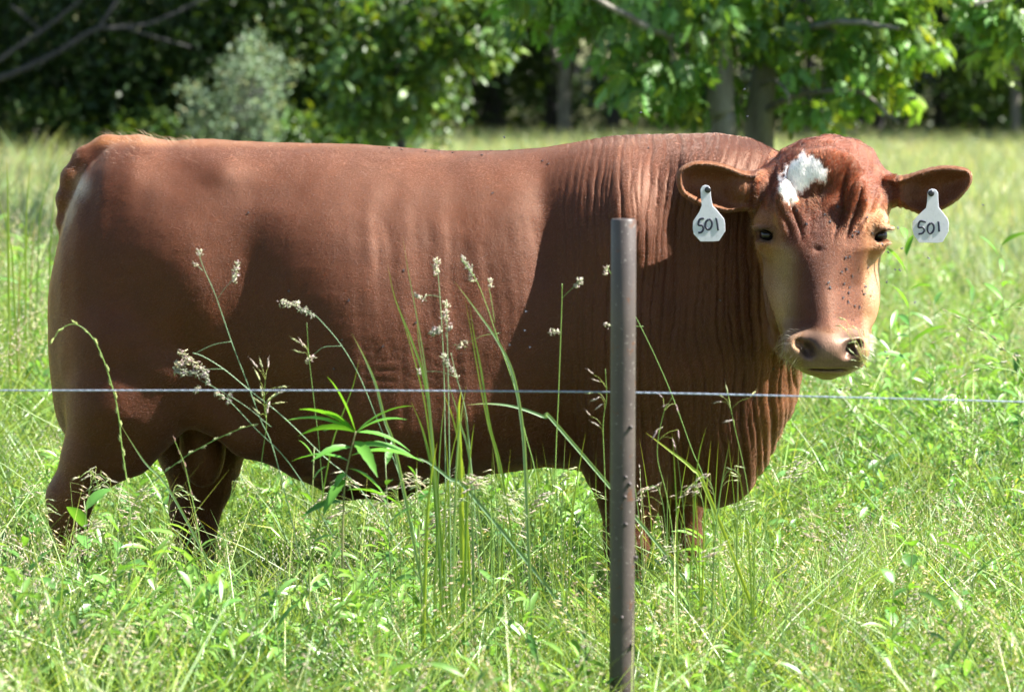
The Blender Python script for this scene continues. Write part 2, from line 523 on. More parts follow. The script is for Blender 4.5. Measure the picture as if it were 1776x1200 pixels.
def surface_nets(D, gx, gy, gz):
    I = D < 0
    nx, ny, nz = D.shape
    cnt = np.zeros((nx - 1, ny - 1, nz - 1), np.int8)
    offs = [(a, b, c) for a in (0, 1) for b in (0, 1) for c in (0, 1)]
    for a, b, c in offs: cnt += I[a:nx - 1 + a, b:ny - 1 + b, c:nz - 1 + c]
    act = (cnt > 0) & (cnt < 8)
    ci = np.argwhere(act)
    idx = np.full(act.shape, -1, np.int32)
    idx[act] = np.arange(len(ci))
    v = {o: D[ci[:, 0] + o[0], ci[:, 1] + o[1], ci[:, 2] + o[2]].astype(float) for o in offs}
    acc = np.zeros((len(ci), 3)); n = np.zeros(len(ci))
    for o in offs:
        for ax in range(3):
            if o[ax]: continue
            q = list(o); q[ax] = 1; q = tuple(q)
            a, b = v[o], v[q]
            m = (a < 0) != (b < 0)
            t = np.where(m, a / np.where(m, a - b, 1), 0)
            p = np.tile(np.array(o, float), (len(ci), 1)); p[:, ax] = t
            acc += p * m[:, None]; n += m
    acc /= n[:, None]
    def co(g, i, fr): return g[i] + (g[np.minimum(i + 1, len(g) - 1)] - g[i]) * fr
    V = np.stack([co(gx, ci[:, 0], acc[:, 0]), co(gy, ci[:, 1], acc[:, 1]), co(gz, ci[:, 2], acc[:, 2])], 1)
    Q = []
    for ax in range(3):
        sl0 = [slice(1, -1)] * 3; sl1 = [slice(1, -1)] * 3
        sl0[ax] = slice(0, -1); sl1[ax] = slice(1, None)
        a = I[tuple(sl0)]; b = I[tuple(sl1)]
        e = np.argwhere(a != b)
        flip = a[e[:, 0], e[:, 1], e[:, 2]]
        base = e.copy()
        o1, o2 = [k for k in range(3) if k != ax]
        for k in (o1, o2): base[:, k] += 1
        def cell(d1, d2):
            c = base.copy(); c[:, o1] -= d1; c[:, o2] -= d2
            return idx[c[:, 0], c[:, 1], c[:, 2]]
        q = np.stack([cell(1, 1), cell(0, 1), cell(0, 0), cell(1, 0)], 1)
        if ax == 1: flip = ~flip
        q[~flip] = q[~flip][:, ::-1]
        Q.append(q[(q >= 0).all(1)])
    return V, np.concatenate(Q)

_t = time.time()
D, gx, gy, gz, HO, HH, SH = bull_sdf()
BV_, BF_ = surface_nets(D, gx, gy, gz)
del D
print('bull surface', BV_.shape, BF_.shape, round(time.time() - _t, 1))
# light smoothing (Taubin) with a face-edge laplacian
def smooth(V, Fq, it, lam=.5, mu=-.52):
    E = np.concatenate([Fq[:, [0, 1]], Fq[:, [1, 2]], Fq[:, [2, 3]], Fq[:, [3, 0]]])
    E = np.concatenate([E, E[:, ::-1]])
    deg = np.bincount(E[:, 0], minlength=len(V)).clip(1)
    for k in range(it):
        for f in (lam, mu):
            s = np.stack([np.bincount(E[:, 0], V[E[:, 1], c], len(V)) for c in range(3)], 1) / deg[:, None]
            V = V + f * (s - V)
    return V
BV_ = smooth(BV_, BF_, 4)
me_b = mesh_np('bull_body', BV_, BF_)
def vnormals(me):
    a = np.zeros(len(me.vertices) * 3, np.float32)
    me.vertex_normals.foreach_get('vector', a)
    return a.reshape(-1, 3)
N_ = vnormals(me_b)
def sstep(a, b, x): t = np.clip((x - a) / (b - a), 0, 1); return t * t * (3 - 2 * t)
px_, py_ = proj(BV_)
x_, y_, z_ = BV_.T
yo = y_ - Y0
is_head = (sstep(1300, 1330, px_) * sstep(-.28, -.36, yo)) * (py_ < 665)
hlp = [(230, 1405, 1480), (262, 1348, 1520), (300, 1322, 1540), (350, 1302, 1552), (400, 1308, 1547), (450, 1318, 1536), (500, 1330, 1524), (550, 1348, 1514), (590, 1358, 1512), (630, 1366, 1512), (665, 1390, 1490)]
hL = np.interp(py_, [r[0] for r in hlp], [r[1] for r in hlp]); hR = np.interp(py_, [r[0] for r in hlp], [r[2] for r in hlp])
is_head = np.where((px_ > hL - 3) & (px_ < hR + 8) & (yo < -.17 - .22 * (py_ > 480)) & (py_ < 662) & (py_ > 228), 1.0, 0.0)
inv_sx = (px_ < 1300) & (py_ > 270) & (py_ < 380) & (px_ > 1165) & (yo < -.27) 
is_ear = ((px_ < 1300) & (px_ > 1160) & (py_ > 268) & (py_ < 382) & (yo < -.352)) | (px_ > 1556)
# --- skin folds of the neck and shoulder
near = np.ones_like(x_)
neck = sstep(930, 1040, px_) * (1 - is_head) * (1 - is_ear) * sstep(900, 760, py_)
wob = .040 * vnoise(x_ * 1.2, y_ * 0, z_ * 1.1, 3, 2) + .012 * vnoise(x_ * 5, y_ * 2, z_ * 3.0, 4, 3)
jaw = sstep(1180, 1400, px_)
ph = x_ + .22 * (z_ - 1.0) * jaw * -1 + .10 * jaw * np.sin((z_ - .9) * 3) + wob
lean = -.10 * sstep(1.2, 1.45, z_) * (z_ - 1.2)
ph = ph + lean
def groove(ph, lam, sharp=3.0):
    return -(1 - np.abs(np.sin(PI * ph / lam))) ** sharp
amt = .55 + .45 * vnoise(x_ * 3, y_ * 3, z_ * 1.2, 9, 2)
amt2 = np.clip(.5 + .8 * vnoise(x_ * 4, y_ * 3, z_ * 2.2, 19, 2), 0, 1)
f1 = groove(ph, .0235, 3.5) * .0075 * amt * (.35 + amt2) + groove(ph * .93 + .37 + .01 * amt2, .0315, 4) * .0080 * (1.15 - amt2)
topfade = .45 + .55 * sstep(1.02, .9, z_ * 0 + .9)
disp = neck * f1 * (.35 + .65 * sstep(250, 330, py_))
# throat: soft larger folds
thr = sstep(1230, 1330, px_) * (1 - is_head) * sstep(420, 520, py_)
disp += thr * groove(ph, .052, 2) * .006
# faint ribs / hide ripples on the barrel
rib = sstep(560, 640, px_) * sstep(1000, 900, px_) * sstep(340, 420, py_)
disp += rib * (groove(x_ + .05 * (z_ - 1) + wob, .034, 2.2) * .0012 + .0012 * vnoise(x_ * 16, y_ * 2, z_ * 2.5, 12, 2))
disp += (1 - is_head) * (1 - is_ear) * .0025 * vnoise(x_ * 5, y_ * 5, z_ * 4, 21, 3)
# belly / flank wrinkles
fl = np.exp(-((px_ - 690) / 110) ** 2 - ((py_ - 650) / 60) ** 2)
disp += fl * groove(z_ + .22 * x_ + 1.3 * wob, .031, 2) * .0028 * np.clip(.5 + vnoise(x_ * 7, y_ * 3, z_ * 7, 91, 2), 0, 1.3)
# forehead wrinkles fan up from between the eyes
hu = (px_ - 1424) / 100.0; hv = (430 - py_) / 100.0
fw = is_head * sstep(.05, .45, hv) * sstep(1.65, 1.1, hv) * sstep(1.12, .9, np.abs(hu)) * (N_[:, 1] < -.25)
ang = hu / (0.42 + .42 * hv)
wrk = groove(ang * .5 + .05 * vnoise(hu * 1.1, hv * .9, 0 * hu, 31, 2) + .13, .185, 2.0)
wm = sstep(.22, .55, np.abs(ang)) * sstep(1.6, 1.0, np.abs(ang))
disp += fw * wm * wrk * .0125 * (1 - .8 * ((px_ < 1436) & (py_ < 345)))
disp += is_head * (N_[:, 1] < -.2) * sstep(.1, .5, hv) * .0035 * vnoise(hu * 2.6, hv * 1.4, 0 * hu, 33, 2)
# folds where the ear joins
for cx_, s_ in ((1558, 1), (1300, -1)):
    g = np.exp(-((px_ - cx_) / 20) ** 2 - ((py_ - 335) / 50) ** 2)
    disp += g * groove(px_ / 800 + 0.0 * py_, .0135, 2) * .0035
# whorl dimple and eyelid rims
disp -= is_head * .006 * np.exp(-((px_ - 1418) / 8) ** 2 - ((py_ - 432) / 6) ** 2) * (N_[:, 1] < -.3)
BV2 = BV_ + N_ * disp[:, None]
me_b.vertices.foreach_set('co', BV2.astype(np.float32).ravel())
me_b.update()
N_ = vnormals(me_b)
# --- coat colour: markings, tones set by position, and painted light on the topline
def inpoly(px, py, poly):
    c = np.zeros(px.shape, bool)
    for (x1, y1), (x2, y2) in zip(poly, poly[1:] + poly[:1]):
        c ^= ((y1 > py) != (y2 > py)) & (px < (x2 - x1) * (py - y1) / (y2 - y1 + 1e-9) + x1)
    return c
jx = px_ + 8 * vnoise(px_ / 16, py_ / 22, 0, 41, 3); jy = py_ + 9 * vnoise(px_ / 14, py_ / 25, 0, 42, 3)
BLAZE = [(1392, 262), (1408, 272), (1426, 280), (1436, 298), (1433, 322), (1424, 318), (1412, 318), (1402, 328), (1392, 338), (1384, 345), (1380, 360), (1372, 367), (1364, 352), (1354, 338), (1345, 320), (1353, 304), (1366, 290), (1376, 278), (1386, 268)]
white = (inpoly(jx, jy, BLAZE) & (is_head > 0) & (N_[:, 1] < 0)).astype(float)
red = np.array([.088, .029, .0120]); dark = np.array([.054, .0175, .0085]); tan = np.array([.27, .125, .050]); pale = np.array([.43, .31, .19])
nose_c = np.array([.20, .135, .115]); whitec = np.array([.82, .80, .77])
col = np.tile(red, (len(x_), 1))
def blend(m, c):
    global col
    m = np.clip(m, 0, 1)[:, None]
    col = col * (1 - m) + c * m
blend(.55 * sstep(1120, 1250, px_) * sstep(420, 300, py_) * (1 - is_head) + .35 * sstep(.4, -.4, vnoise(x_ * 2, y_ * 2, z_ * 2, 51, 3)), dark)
blend(.75 * sstep(262, 242, py_) * sstep(1050, 900, px_), tan)  # tan topline paints the sunlit orange edge into the coat
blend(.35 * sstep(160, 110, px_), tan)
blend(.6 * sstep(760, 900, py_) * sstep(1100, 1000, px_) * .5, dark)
blend(.45 * sstep(1290, 1330, px_) * (1 - is_head) * sstep(380, 450, py_), tan)
# face: dark red front, tan cheeks, pale stripe below the eye
blend(is_head * .40 * np.exp(-((px_ - 1432) / 62) ** 2) * sstep(560, 520, py_) * sstep(330, 400, py_), dark * 1.15)
blend(is_head * .92 * sstep(55, 92, np.abs(px_ - 1428)) * sstep(330, 400, py_), tan)
blend(is_head * .65 * np.exp(-((px_ - 1356) / 20) ** 2) * sstep(410, 450, py_) * sstep(600, 540, py_), pale)
blend(is_head * .5 * sstep(1490, 1515, px_) * sstep(430, 480, py_), pale)
blend(is_head * .6 * sstep(560, 600, py_), pale * .75)
pad = is_head * sstep(574, 586, py_ + 4 * np.abs(px_ - 1441) / 20) * sstep(52, 42, np.abs(px_ - 1441)) * (N_[:, 1] < .1) * (py_ < 640)
blend(pad, nose_c)
blend(is_head * sstep(634, 640, py_), np.array([.24, .17, .08]))
nos = np.zeros_like(px_)
for cx_, cy_ in ((1405, 602), (1476, 599)):
    nos = np.maximum(nos, np.exp(-((px_ - cx_) / 19) ** 4 - ((py_ - cy_) / 22) ** 4))
blend(is_head * nos * .85, np.array([.018, .012, .011]))  # nostril hollows coloured near black, shade painted into them
for cx_, cy_ in ((1327, 406), (1533, 407)):
    blend(is_head * .92 * np.exp(-((px_ - cx_) / 21) ** 4 - ((py_ - cy_) / 16) ** 4), np.array([.055, .030, .022]))
blend(is_ear * .35, tan)  # tan for paler ear hair, with its warm lit look painted in
blend(white, whitec)
blend(sstep(1200, 1172, px_) * 0, tan)
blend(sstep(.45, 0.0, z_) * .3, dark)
blend(sstep(.075, .055, z_), np.array([.03, .025, .022]))
blend(.8 * np.exp(-((px_ - 142) / 12) ** 2 - ((py_ - 322) / 18) ** 2), np.array([.55, .45, .36]))
blend(.28 * np.exp(-((px_ - 125) / 10) ** 2 - ((py_ - 375) / 40) ** 2) * (yo > -.2), pale)
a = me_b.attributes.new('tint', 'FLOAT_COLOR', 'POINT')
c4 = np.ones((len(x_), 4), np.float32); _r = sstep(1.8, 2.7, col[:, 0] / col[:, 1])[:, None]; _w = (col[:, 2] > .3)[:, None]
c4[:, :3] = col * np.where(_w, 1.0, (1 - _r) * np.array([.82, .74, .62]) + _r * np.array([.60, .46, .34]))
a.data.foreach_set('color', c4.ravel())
a = me_b.attributes.new('wet', 'FLOAT', 'POINT')
a.data.foreach_set('value', (pad + is_head * nos).clip(0, 1).astype(np.float32))

def coat_mat():
    m = NT('short_red_coat')
    t = m.attr('tint').outputs['Color']
    tc = m.n('ShaderNodeTexCoord').outputs['Object']
    mp = m.n('ShaderNodeMapping'); mp.inputs['Scale'].default_value = (1, 1, .35)
    m.l(tc, mp.inputs[0])
    n1 = m.noise(260, 3, .6, mp.outputs[0]); n2 = m.noise(9, 4, .6)
    v1 = m.ramp(n1, [(.25, (.72, .70, .70)), (.75, (1.28, 1.28, 1.28))])
    v2 = m.ramp(n2, [(.3, (.82, .80, .80)), (.7, (1.16, 1.14, 1.1))])
    c = m.mix(1, m.mix(1, t, v1, 'MULTIPLY'), v2, 'MULTIPLY')
    c = m.mix(m.attr('wet').outputs['Fac'], m.mix(1, c, (1, 1, 1, 1), 'MULTIPLY'), c)
    wet = m.attr('wet').outputs['Fac']
    rough = m.math('SUBTRACT', .60, m.math('MULTIPLY', wet, .16))
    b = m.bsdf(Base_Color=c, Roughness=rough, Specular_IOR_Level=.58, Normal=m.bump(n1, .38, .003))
    b.inputs['Specular Tint'].default_value = (1, .62, .44, 1)
    b.inputs['Sheen Weight'].default_value = .16; b.inputs['Sheen Roughness'].default_value = .4
    b.inputs['Sheen Tint'].default_value = (1, .74, .60, 1)
    return m.done(b.outputs[0])
def hair_mat():
    m = NT('coat_hair')
    t = m.attr('tint').outputs['Color']
    b = m.n('ShaderNodeBsdfHairPrincipled')
    b.parametrization = 'COLOR'
    m.set(b, 'Color', m.mix(1, t, (1, 1, 1, 1), 'MULTIPLY'))
    b.inputs['Roughness'].default_value = .30; b.inputs['Radial Roughness'].default_value = .45
    b.inputs['Random Roughness'].default_value = .1
    return m.done(b.outputs[0])
M_COAT, M_HAIR = coat_mat(), hair_mat()

bull = empty('bull', (P(700, 600, Y0).x, Y0, 0))
tag(bull, 'big red brown bull with a white forehead patch standing side-on behind the wire', 'bull')
inv = Matrix.Translation(-bull.location)
me_b.transform(inv)
body = link('body', me_b, bull, M_COAT)
# --- eyes
def eye_mesh():
    bm = bmesh.new()
    bmesh.ops.create_uvsphere(bm, u_segments=20, v_segments=14, radius=1)
    me = bpy.data.meshes.new('eyeball'); bm.to_mesh(me); bm.free(); return me
m = NT('dark_wet_eye'); b = m.bsdf(Base_Color=(.008, .006, .006), Roughness=.14, Specular_IOR_Level=.45); M_EYE = m.done(b.outputs[0])
m = NT('eyelid_skin'); b = m.bsdf(Base_Color=(.06, .032, .026), Roughness=.4); M_LID = m.done(b.outputs[0])
for sgn in (-1, 1):
    c = HH((sgn * 96 + 4) / SH, .143 if sgn < 0 else .129, 407)
    o = link('eye', eye_mesh(), bull, M_EYE); o.scale = (.0235, .0235, .0215); o.location = Vector(c) - bull.location
# --- eyelashes
for sgn in (-1, 1):
    mb = MB()
    for k in range(16):
        u_ = (k / 15 - .5) * 2
        a_ = Vector(HH((sgn * 101 + 4 + u_ * 13) / SH, (.184 if sgn < 0 else .168) - .010 * u_ * u_, 401 + 3.0 * u_ * u_ + sgn * u_ * -3))
        d_ = Vector((u_ * .35 + sgn * .55, -.75, .10 - .25 * abs(u_))).normalized()
        mb.add(*rings([list(a_ - bull.location), list(a_ + d_ * .009 - bull.location), list(a_ + d_ * .017 + Vector((0, 0, .004)) - bull.location)], [.0006, .0004, .0001], 4))
    link('eyelashes', mb.mesh('eyelashes'), bull, M_LID)
# --- coat hair
def grow_hair():
    tri = np.concatenate([BF_[:, [0, 1, 2]], BF_[:, [0, 2, 3]]])
    Vv = BV2
    a, b, c = Vv[tri[:, 0]], Vv[tri[:, 1]], Vv[tri[:, 2]]
    ar = np.linalg.norm(np.cross(b - a, c - a), axis=1) * .5
    tc = (a + b + c) / 3
    tpx, tpy = proj(tc)
    tn = np.cross(b - a, c - a); tn /= np.linalg.norm(tn, axis=1)[:, None] + 1e-12
    wgt = ar * np.where(tn[:, 1] > .15, .35, 1.0)
    headish = is_head[tri[:, 0]]
    wgt = wgt * (1 + 1.6 * headish)
    bare = (pad + is_head * nos)[tri[:, 0]]
    wgt = wgt * np.where(white[tri[:, 0]] > .5, .7, 1) * (bare < .3) * (tc[:, 2] > .25)
    NH_ = 620000
    pick = rng.choice(len(tri), NH_, p=wgt / wgt.sum())
    u = rng.random(NH_); v = rng.random(NH_); sw = u + v > 1; u[sw] = 1 - u[sw]; v[sw] = 1 - v[sw]
    root = a[pick] * (1 - u - v)[:, None] + b[pick] * u[:, None] + c[pick] * v[:, None]
    ti = tri[pick]
    nn = N_[ti[:, 0]] * (1 - u - v)[:, None] + N_[ti[:, 1]] * u[:, None] + N_[ti[:, 2]] * v[:, None]
    nn /= np.linalg.norm(nn, axis=1)[:, None] + 1e-9
    hc = col[ti[:, 0]]
    wh = hc[:, 2] > .3
    hp, hq = proj(root)
    hd = is_head[ti[:, 0]]
    flow = np.tile(np.array([-1.0, 0, -.45]), (NH_, 1))
    nk = sstep(1000, 1200, hp)[:, None]
    flow = flow * (1 - nk) + np.array([-.35, -.1, -1.0]) * nk
    lg = sstep(.55, .40, root[:, 2])[:, None]
    flow = flow * (1 - lg) + np.array([0, 0, -1.0]) * lg
    fh = hd[:, None]
    flow = flow * (1 - fh) + np.stack([(hp - 1425) / 90, 0 * hp, -.8 + 1.5 * sstep(430, 300, hq)], 1) * fh
    earL = ((hp < 1290) & (hd < 1) & (nn[:, 1] < 2) & (root[:, 1] < HO.y + .05) & (hp > 1168) & (hq < 376) & (hq > 275))
    curl = np.zeros((NH_, 3))
    cs = .9
    for k in range(3):
        curl[:, k] = vnoise(root[:, 0] * 9, root[:, 1] * 9, root[:, 2] * 9, 60 + k, 2)
    flow = flow / np.linalg.norm(flow, axis=1)[:, None]
    fu = sstep(470, 320, hq)
    wild = (.07 + .34 * hd * fu) * np.where(hc[:, 2] > .3, .4, 1) + .25 * np.exp(-((hp - 330) / 90) ** 2 - ((hq - 480) / 110) ** 2)
    d = flow + curl * wild[:, None] * 1.2 + rng.normal(size=(NH_, 3)) * (.07 + .16 * (hd * fu)[:, None])
    d = d - nn * (d * nn).sum(1)[:, None]
    d /= np.linalg.norm(d, axis=1)[:, None] + 1e-9
    lift = .13 + .06 * hd + rng.random(NH_) * .12 + .12 * hd * fu
    L = (.0066 + .0020 * hd + .0015 * hd * fu - .003 * wh) * (0.65 + .7 * rng.random(NH_)) * (1 - hd * (.55 - .75 * fu))
    L = np.where(is_ear[ti[:, 0]], L * 1.0, L)
    wsp = ((hp > 180) & (hp < 345) & (nn[:, 2] > .75) & (rng.random(NH_) < .03)) | ((hp < 150) & (hq < 300) & (rng.random(NH_) < .05))
    L = np.where(wsp, rng.uniform(.015, .040, NH_), L); lift = np.where(wsp, .8, lift)
    whk = (hd > 0) & (hq > 575) & (hq < 650) & (np.abs(hp - 1437) > 42) & (rng.random(NH_) < .02)
    L = np.where(whk, rng.uniform(.012, .034, NH_), L); lift = np.where(whk, 1.3, lift)
    hc = np.where(whk[:, None], np.array([.35, .28, .18]), hc)
    p0 = root - nn * .001
    p1 = root + (d * 1.0 + nn * lift[:, None]) * (L * .45)[:, None]
    p2 = root + (d * 1.0 + nn * (lift * .55)[:, None]) * L[:, None]
    pts = np.stack([p0, p1, p2], 1).astype(np.float32)
    pts -= np.array(bull.location, np.float32)
    hcu = bpy.data.hair_curves.new('coat_hair')
    hcu.add_curves([3] * NH_)
    hcu.attributes['position'].data.foreach_set('vector', pts.reshape(-1))
    ra = hcu.attributes.get('radius') or hcu.attributes.new('radius', 'FLOAT', 'POINT')
    rr = np.tile(np.array([.00024, .00021, .00007], np.float32), (NH_, 1))
    ra.data.foreach_set('value', rr.ravel())
    hc = hc * (1 - .30 * hd * (hc[:, 0] < .16))[:, None]
    rg_ = sstep(1.8, 2.7, hc[:, 0] / hc[:, 1])[:, None]
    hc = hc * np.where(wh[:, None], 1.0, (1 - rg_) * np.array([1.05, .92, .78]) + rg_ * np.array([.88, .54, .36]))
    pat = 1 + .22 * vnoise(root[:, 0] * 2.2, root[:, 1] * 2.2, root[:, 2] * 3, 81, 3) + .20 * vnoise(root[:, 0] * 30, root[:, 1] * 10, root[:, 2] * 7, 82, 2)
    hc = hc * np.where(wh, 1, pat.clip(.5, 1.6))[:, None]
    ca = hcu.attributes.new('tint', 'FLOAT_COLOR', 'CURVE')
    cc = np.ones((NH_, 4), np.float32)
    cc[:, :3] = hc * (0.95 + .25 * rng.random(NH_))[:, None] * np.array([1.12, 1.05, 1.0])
    ca.data.foreach_set('color', cc.ravel())
    o = bpy.data.objects.new('coat_hair', hcu)
    hcu.materials.append(M_HAIR)
    COL.objects.link(o); o.parent = bull
    o['kind'] = 'stuff'
    return o
_t = time.time()
grow_hair()
print('hair', round(time.time() - _t, 1))
# ================================================================== EAR TAGS
m = NT('white_tag_plastic')
nz = m.noise(55, 5, .7)
tc_ = m.ramp(nz, [(.28, (.55, .54, .48)), (.45, (.78, .80, .83)), (.7, (.86, .87, .88))])
b = m.bsdf(Base_Color=tc_, Roughness=.35)
t = m.n('ShaderNodeBsdfTranslucent'); m.set(t, 'Color', (.75, .74, .82))
mx = m.n('ShaderNodeMixShader'); mx.inputs[0].default_value = .38
m.l(b.outputs[0], mx.inputs[1]); m.l(t.outputs[0], mx.inputs[2])
M_TAG = m.done(mx.outputs[0])
m = NT('black_marker_ink'); b = m.bsdf(Base_Color=(.010, .012, .03), Roughness=.5); M_INK = m.done(b.outputs[0])
m = NT('black_stud_plastic'); b = m.bsdf(Base_Color=(.015, .016, .02), Roughness=.3); M_STUD = m.done(b.outputs[0])
def extrude_poly(name, pts2, y, th, mat, parent, org, tilt=0.0):
    """pts2: photograph pixels of the outline on the plane at distance y; real thickness th"""
    bm = bmesh.new()
    vs = []
    for a, c in pts2:
        p = P(a, c, y); p.y += (a - pts2[0][0]) * tilt
        vs.append(bm.verts.new(p - org))
    f = bm.faces.new(vs)
    r = bmesh.ops.extrude_face_region(bm, geom=[f])
    bmesh.ops.translate(bm, verts=[e for e in r['geom'] if isinstance(e, bmesh.types.BMVert)], vec=(0, th, 0))
    bmesh.ops.recalc_face_normals(bm, faces=bm.faces)
    bm.normal_update()
    bmesh.ops.bevel(bm, geom=list(bm.edges), offset=min(th * .35, .0006), segments=1, affect='EDGES')
    bmesh.ops.triangulate(bm, faces=[f for f in bm.faces if len(f.verts) > 6])
    me = bpy.data.meshes.new(name); bm.to_mesh(me); bm.free()
    return link(name, me, parent, mat, smooth=False)
def stroke(name, lines, y, wpx, mat, parent, org, tilt, x0):
    mb = MB()
    for ln in lines:
        pts = bez(ln, 6)
        q = np.array([[*(P(a, c, y) + Vector((0, (a - x0) * tilt, 0)) - org)] for a, c in pts])
        r = wpx * .5 / SH
        v, f = rings(q, r, 6)
        v[:, 1] = (v[:, 1] - (q[:, 1].mean())) * .45 + q[:, 1].mean() if abs(tilt) < 1e-6 else v[:, 1]
        mb.add(v, f)
    return link(name, mb.mesh(name), parent, mat)
TAGS = [
 dict(out=[(1223, 321), (1229, 322.5), (1232.5, 327), (1233, 340), (1236, 357), (1243, 364), (1256, 380), (1257.5, 388), (1258, 401), (1247, 418), (1238, 419), (1215, 419), (1203, 406), (1201.5, 396), (1202, 384), (1213, 367), (1217, 357), (1215.5, 340), (1215, 328), (1218, 323)],
      stud=(1227.5, 329.5), num=[[(1221, 379), (1213.5, 381), (1211.5, 390), (1218, 391.5), (1220, 397), (1217, 402.5), (1211, 404)], [(1229, 380.5), (1224.5, 385), (1223.5, 393), (1227.5, 398), (1232.5, 396), (1235, 389), (1233, 382), (1229, 380.5)], [(1242, 378), (1244, 388), (1245.5, 400)]],
      label='white tag numbered 501 in the ear nearer the post, against the dark neck', tilt=-.0001),
 dict(out=[(1616, 327.5), (1623, 329), (1627, 334), (1627.5, 348), (1628.5, 360), (1634, 367), (1644, 380), (1646, 388), (1645, 402), (1635, 420), (1626, 421.5), (1594, 421), (1585, 408), (1582.5, 398), (1583, 384), (1596, 370), (1606, 361), (1608, 350), (1608.5, 336), (1611, 330)],
      stud=(1615, 335.5), num=[[(1606, 385), (1596, 384), (1593, 394), (1600, 394.5), (1603.5, 399), (1600, 404.5), (1593, 406)], [(1614, 387), (1609.5, 392), (1609, 400), (1613, 405), (1618, 402), (1620, 395), (1618, 388.5), (1614, 387)], [(1627.5, 384), (1628.5, 393), (1629, 402)]],
      label='white tag numbered 501 in the far-side ear, hanging against the bright green field', tilt=.0001),
]
for T_ in TAGS:
    yt = HO.y - .150
    org = P(*T_['stud'], yt)
    e = empty('ear_tag', org)
    tag(e, T_['label'], 'ear tag', 'numbered tags in the ears of the bull')
    extrude_poly('tag_plate', T_['out'], yt, .0022, M_TAG, e, org)
    stroke('written_number', T_['num'], yt - .0004, 3.7, M_INK, e, org, 0, 0)
    cx_, cy_ = T_['stud']
    mb = MB()
    c = P(cx_, cy_, yt) - org
    rs = 5.4 / SH
    mb.add(*rings([c + Vector((0, -.0052, 0)), c + Vector((0, -.0050, 0)), c + Vector((0, -.0035, 0)), c + Vector((0, .001, 0))], [rs * .45, rs * .75, rs, rs], 16))
    mb.add(*rings([c + Vector((0, .0, 0)), c + Vector((0, .075, 0))], rs * .35, 8))
    link('stud', mb.mesh('stud'), e, M_STUD)

# ================================================================== FENCE POST AND WIRE
m = NT('brown_painted_pipe')
nz = m.noise(14, 4, .6); n2 = m.noise(120, 3, .6)
c0 = m.ramp(nz, [(.3, (.044, .034, .031)), (.7, (.068, .053, .047))])
c1 = m.mix(m.math('GREATER_THAN', n2, .66), m.mix(m.math('GREATER_THAN', m.noise(34, 5, .7), .62), c0, (.075, .034, .018)), (.16, .145, .13))
b = m.bsdf(Base_Color=c1, Roughness=.48, Specular_IOR_Level=.5, Normal=m.bump(n2, .25, .002))
M_POST = m.done(b.outputs[0])
YP = 6.35
top = P(1081.5, 380, YP); bot = P(1078.5, 1180, YP)
pr = 22.0 * YP / F_PX
slope = (bot.x - top.x) / (top.z - bot.z)
post = empty('fence_post', (top.x + slope * top.z, YP, 0))
tag(post, 'round brown painted metal post holding the wire in front of the bull', 'fence post')
mb = MB()
tz = top.z
lean = lambda z: Vector((slope * (top.z - z) - (slope * top.z), 0, z))
zs = [-.25, 0, .3, .6, .9, 1.1, tz - .004, tz, tz, tz - .03]
rr = [pr] * 6 + [pr, pr - .0025, pr - .0055, pr - .0058]
mb.add(*rings([lean(z) for z in zs[:8]], rr[:8], 40, cap=False))
mb.add(*rings([lean(tz) + Vector((0, 0, .0002)), lean(tz - .0015)], [pr - .0025, .0005], 40, cap=False))
pv, pf = rings([lean(z) for z in np.linspace(-.25, tz, 24)], pr, 40)
link('pipe', mb.mesh('pipe'), post, M_POST)
m = NT('dark_rust_stub'); b = m.bsdf(Base_Color=(.05, .04, .038), Roughness=.6); M_STUB = m.done(b.outputs[0])
def knob_mesh():
    mb = MB()
    mb.add(*rings([(0, .004, 0), (0, -.002, .000), (0, -.0055, -.001), (0, -.0075, -.002)], [.0040, .0036, .0042, .0015], 8))
    mb.add(*rings([(0, -.004, 0), (-.004, -.006, -.007)], [.0016, .0011], 6))
    return mb.mesh('wire_clip_stub')
km = knob_mesh()
for kx, ky in [(1092, 738), (1084, 824), (1090, 836), (1083, 858), (1084, 905), (1100, 965), (1078, 1066), (1094, 1115)]:
    p = P(kx, ky, YP)
    dx = max(-.95, min(.95, (p.x - (post.location.x + lean(p.z).x)) / pr))
    ang = math.asin(dx)
    o = link('wire_clip_stub', km, post, M_STUB)
    o.location = Vector((p.x, YP - pr * math.cos(ang), p.z)) - post.location
    o.rotation_euler = (0, 0, ang)
m = NT('blue_grey_wire'); nz = m.noise(300, 2); b = m.bsdf(Base_Color=m.ramp(nz, [(.3, (.22, .26, .34)), (.7, (.36, .41, .50))]), Roughness=.42, Metallic=.35); M_WIRE = m.done(b.outputs[0])
mb = MB()
YW = YP + pr + .004
wp = [P(-700, 671, YW + .25), P(-200, 675, YW + .1), P(0, 677, YW), P(500, 677, YW), P(900, 678.5, YW), P(1085, 680.5, YW), P(1300, 685, YW), P(1776, 697, YW), P(2300, 712, YW + .1), P(2900, 728, YW + .3)]
ax = bez([list(q) for q in wp], 40)
for s_ in range(3):
    n_ = len(ax); th = np.cumsum(np.r_[0, np.linalg.norm(np.diff(ax, axis=0), axis=1)]) * 2 * PI / .055 + s_ * 2 * PI / 3
    q = ax + np.stack([0 * th, np.cos(th) * .0010, np.sin(th) * .0010], 1)
    mb.add(*rings(q, .0011, 5))
wire = link('fence_wire', mb.mesh('fence_wire'), None, M_WIRE)
wire.data.transform(Matrix.Translation(-Vector(ax[0]))); wire.location = ax[0]
tag(wire, 'thin pale blue-grey wire stretched level across the whole picture', 'wire')

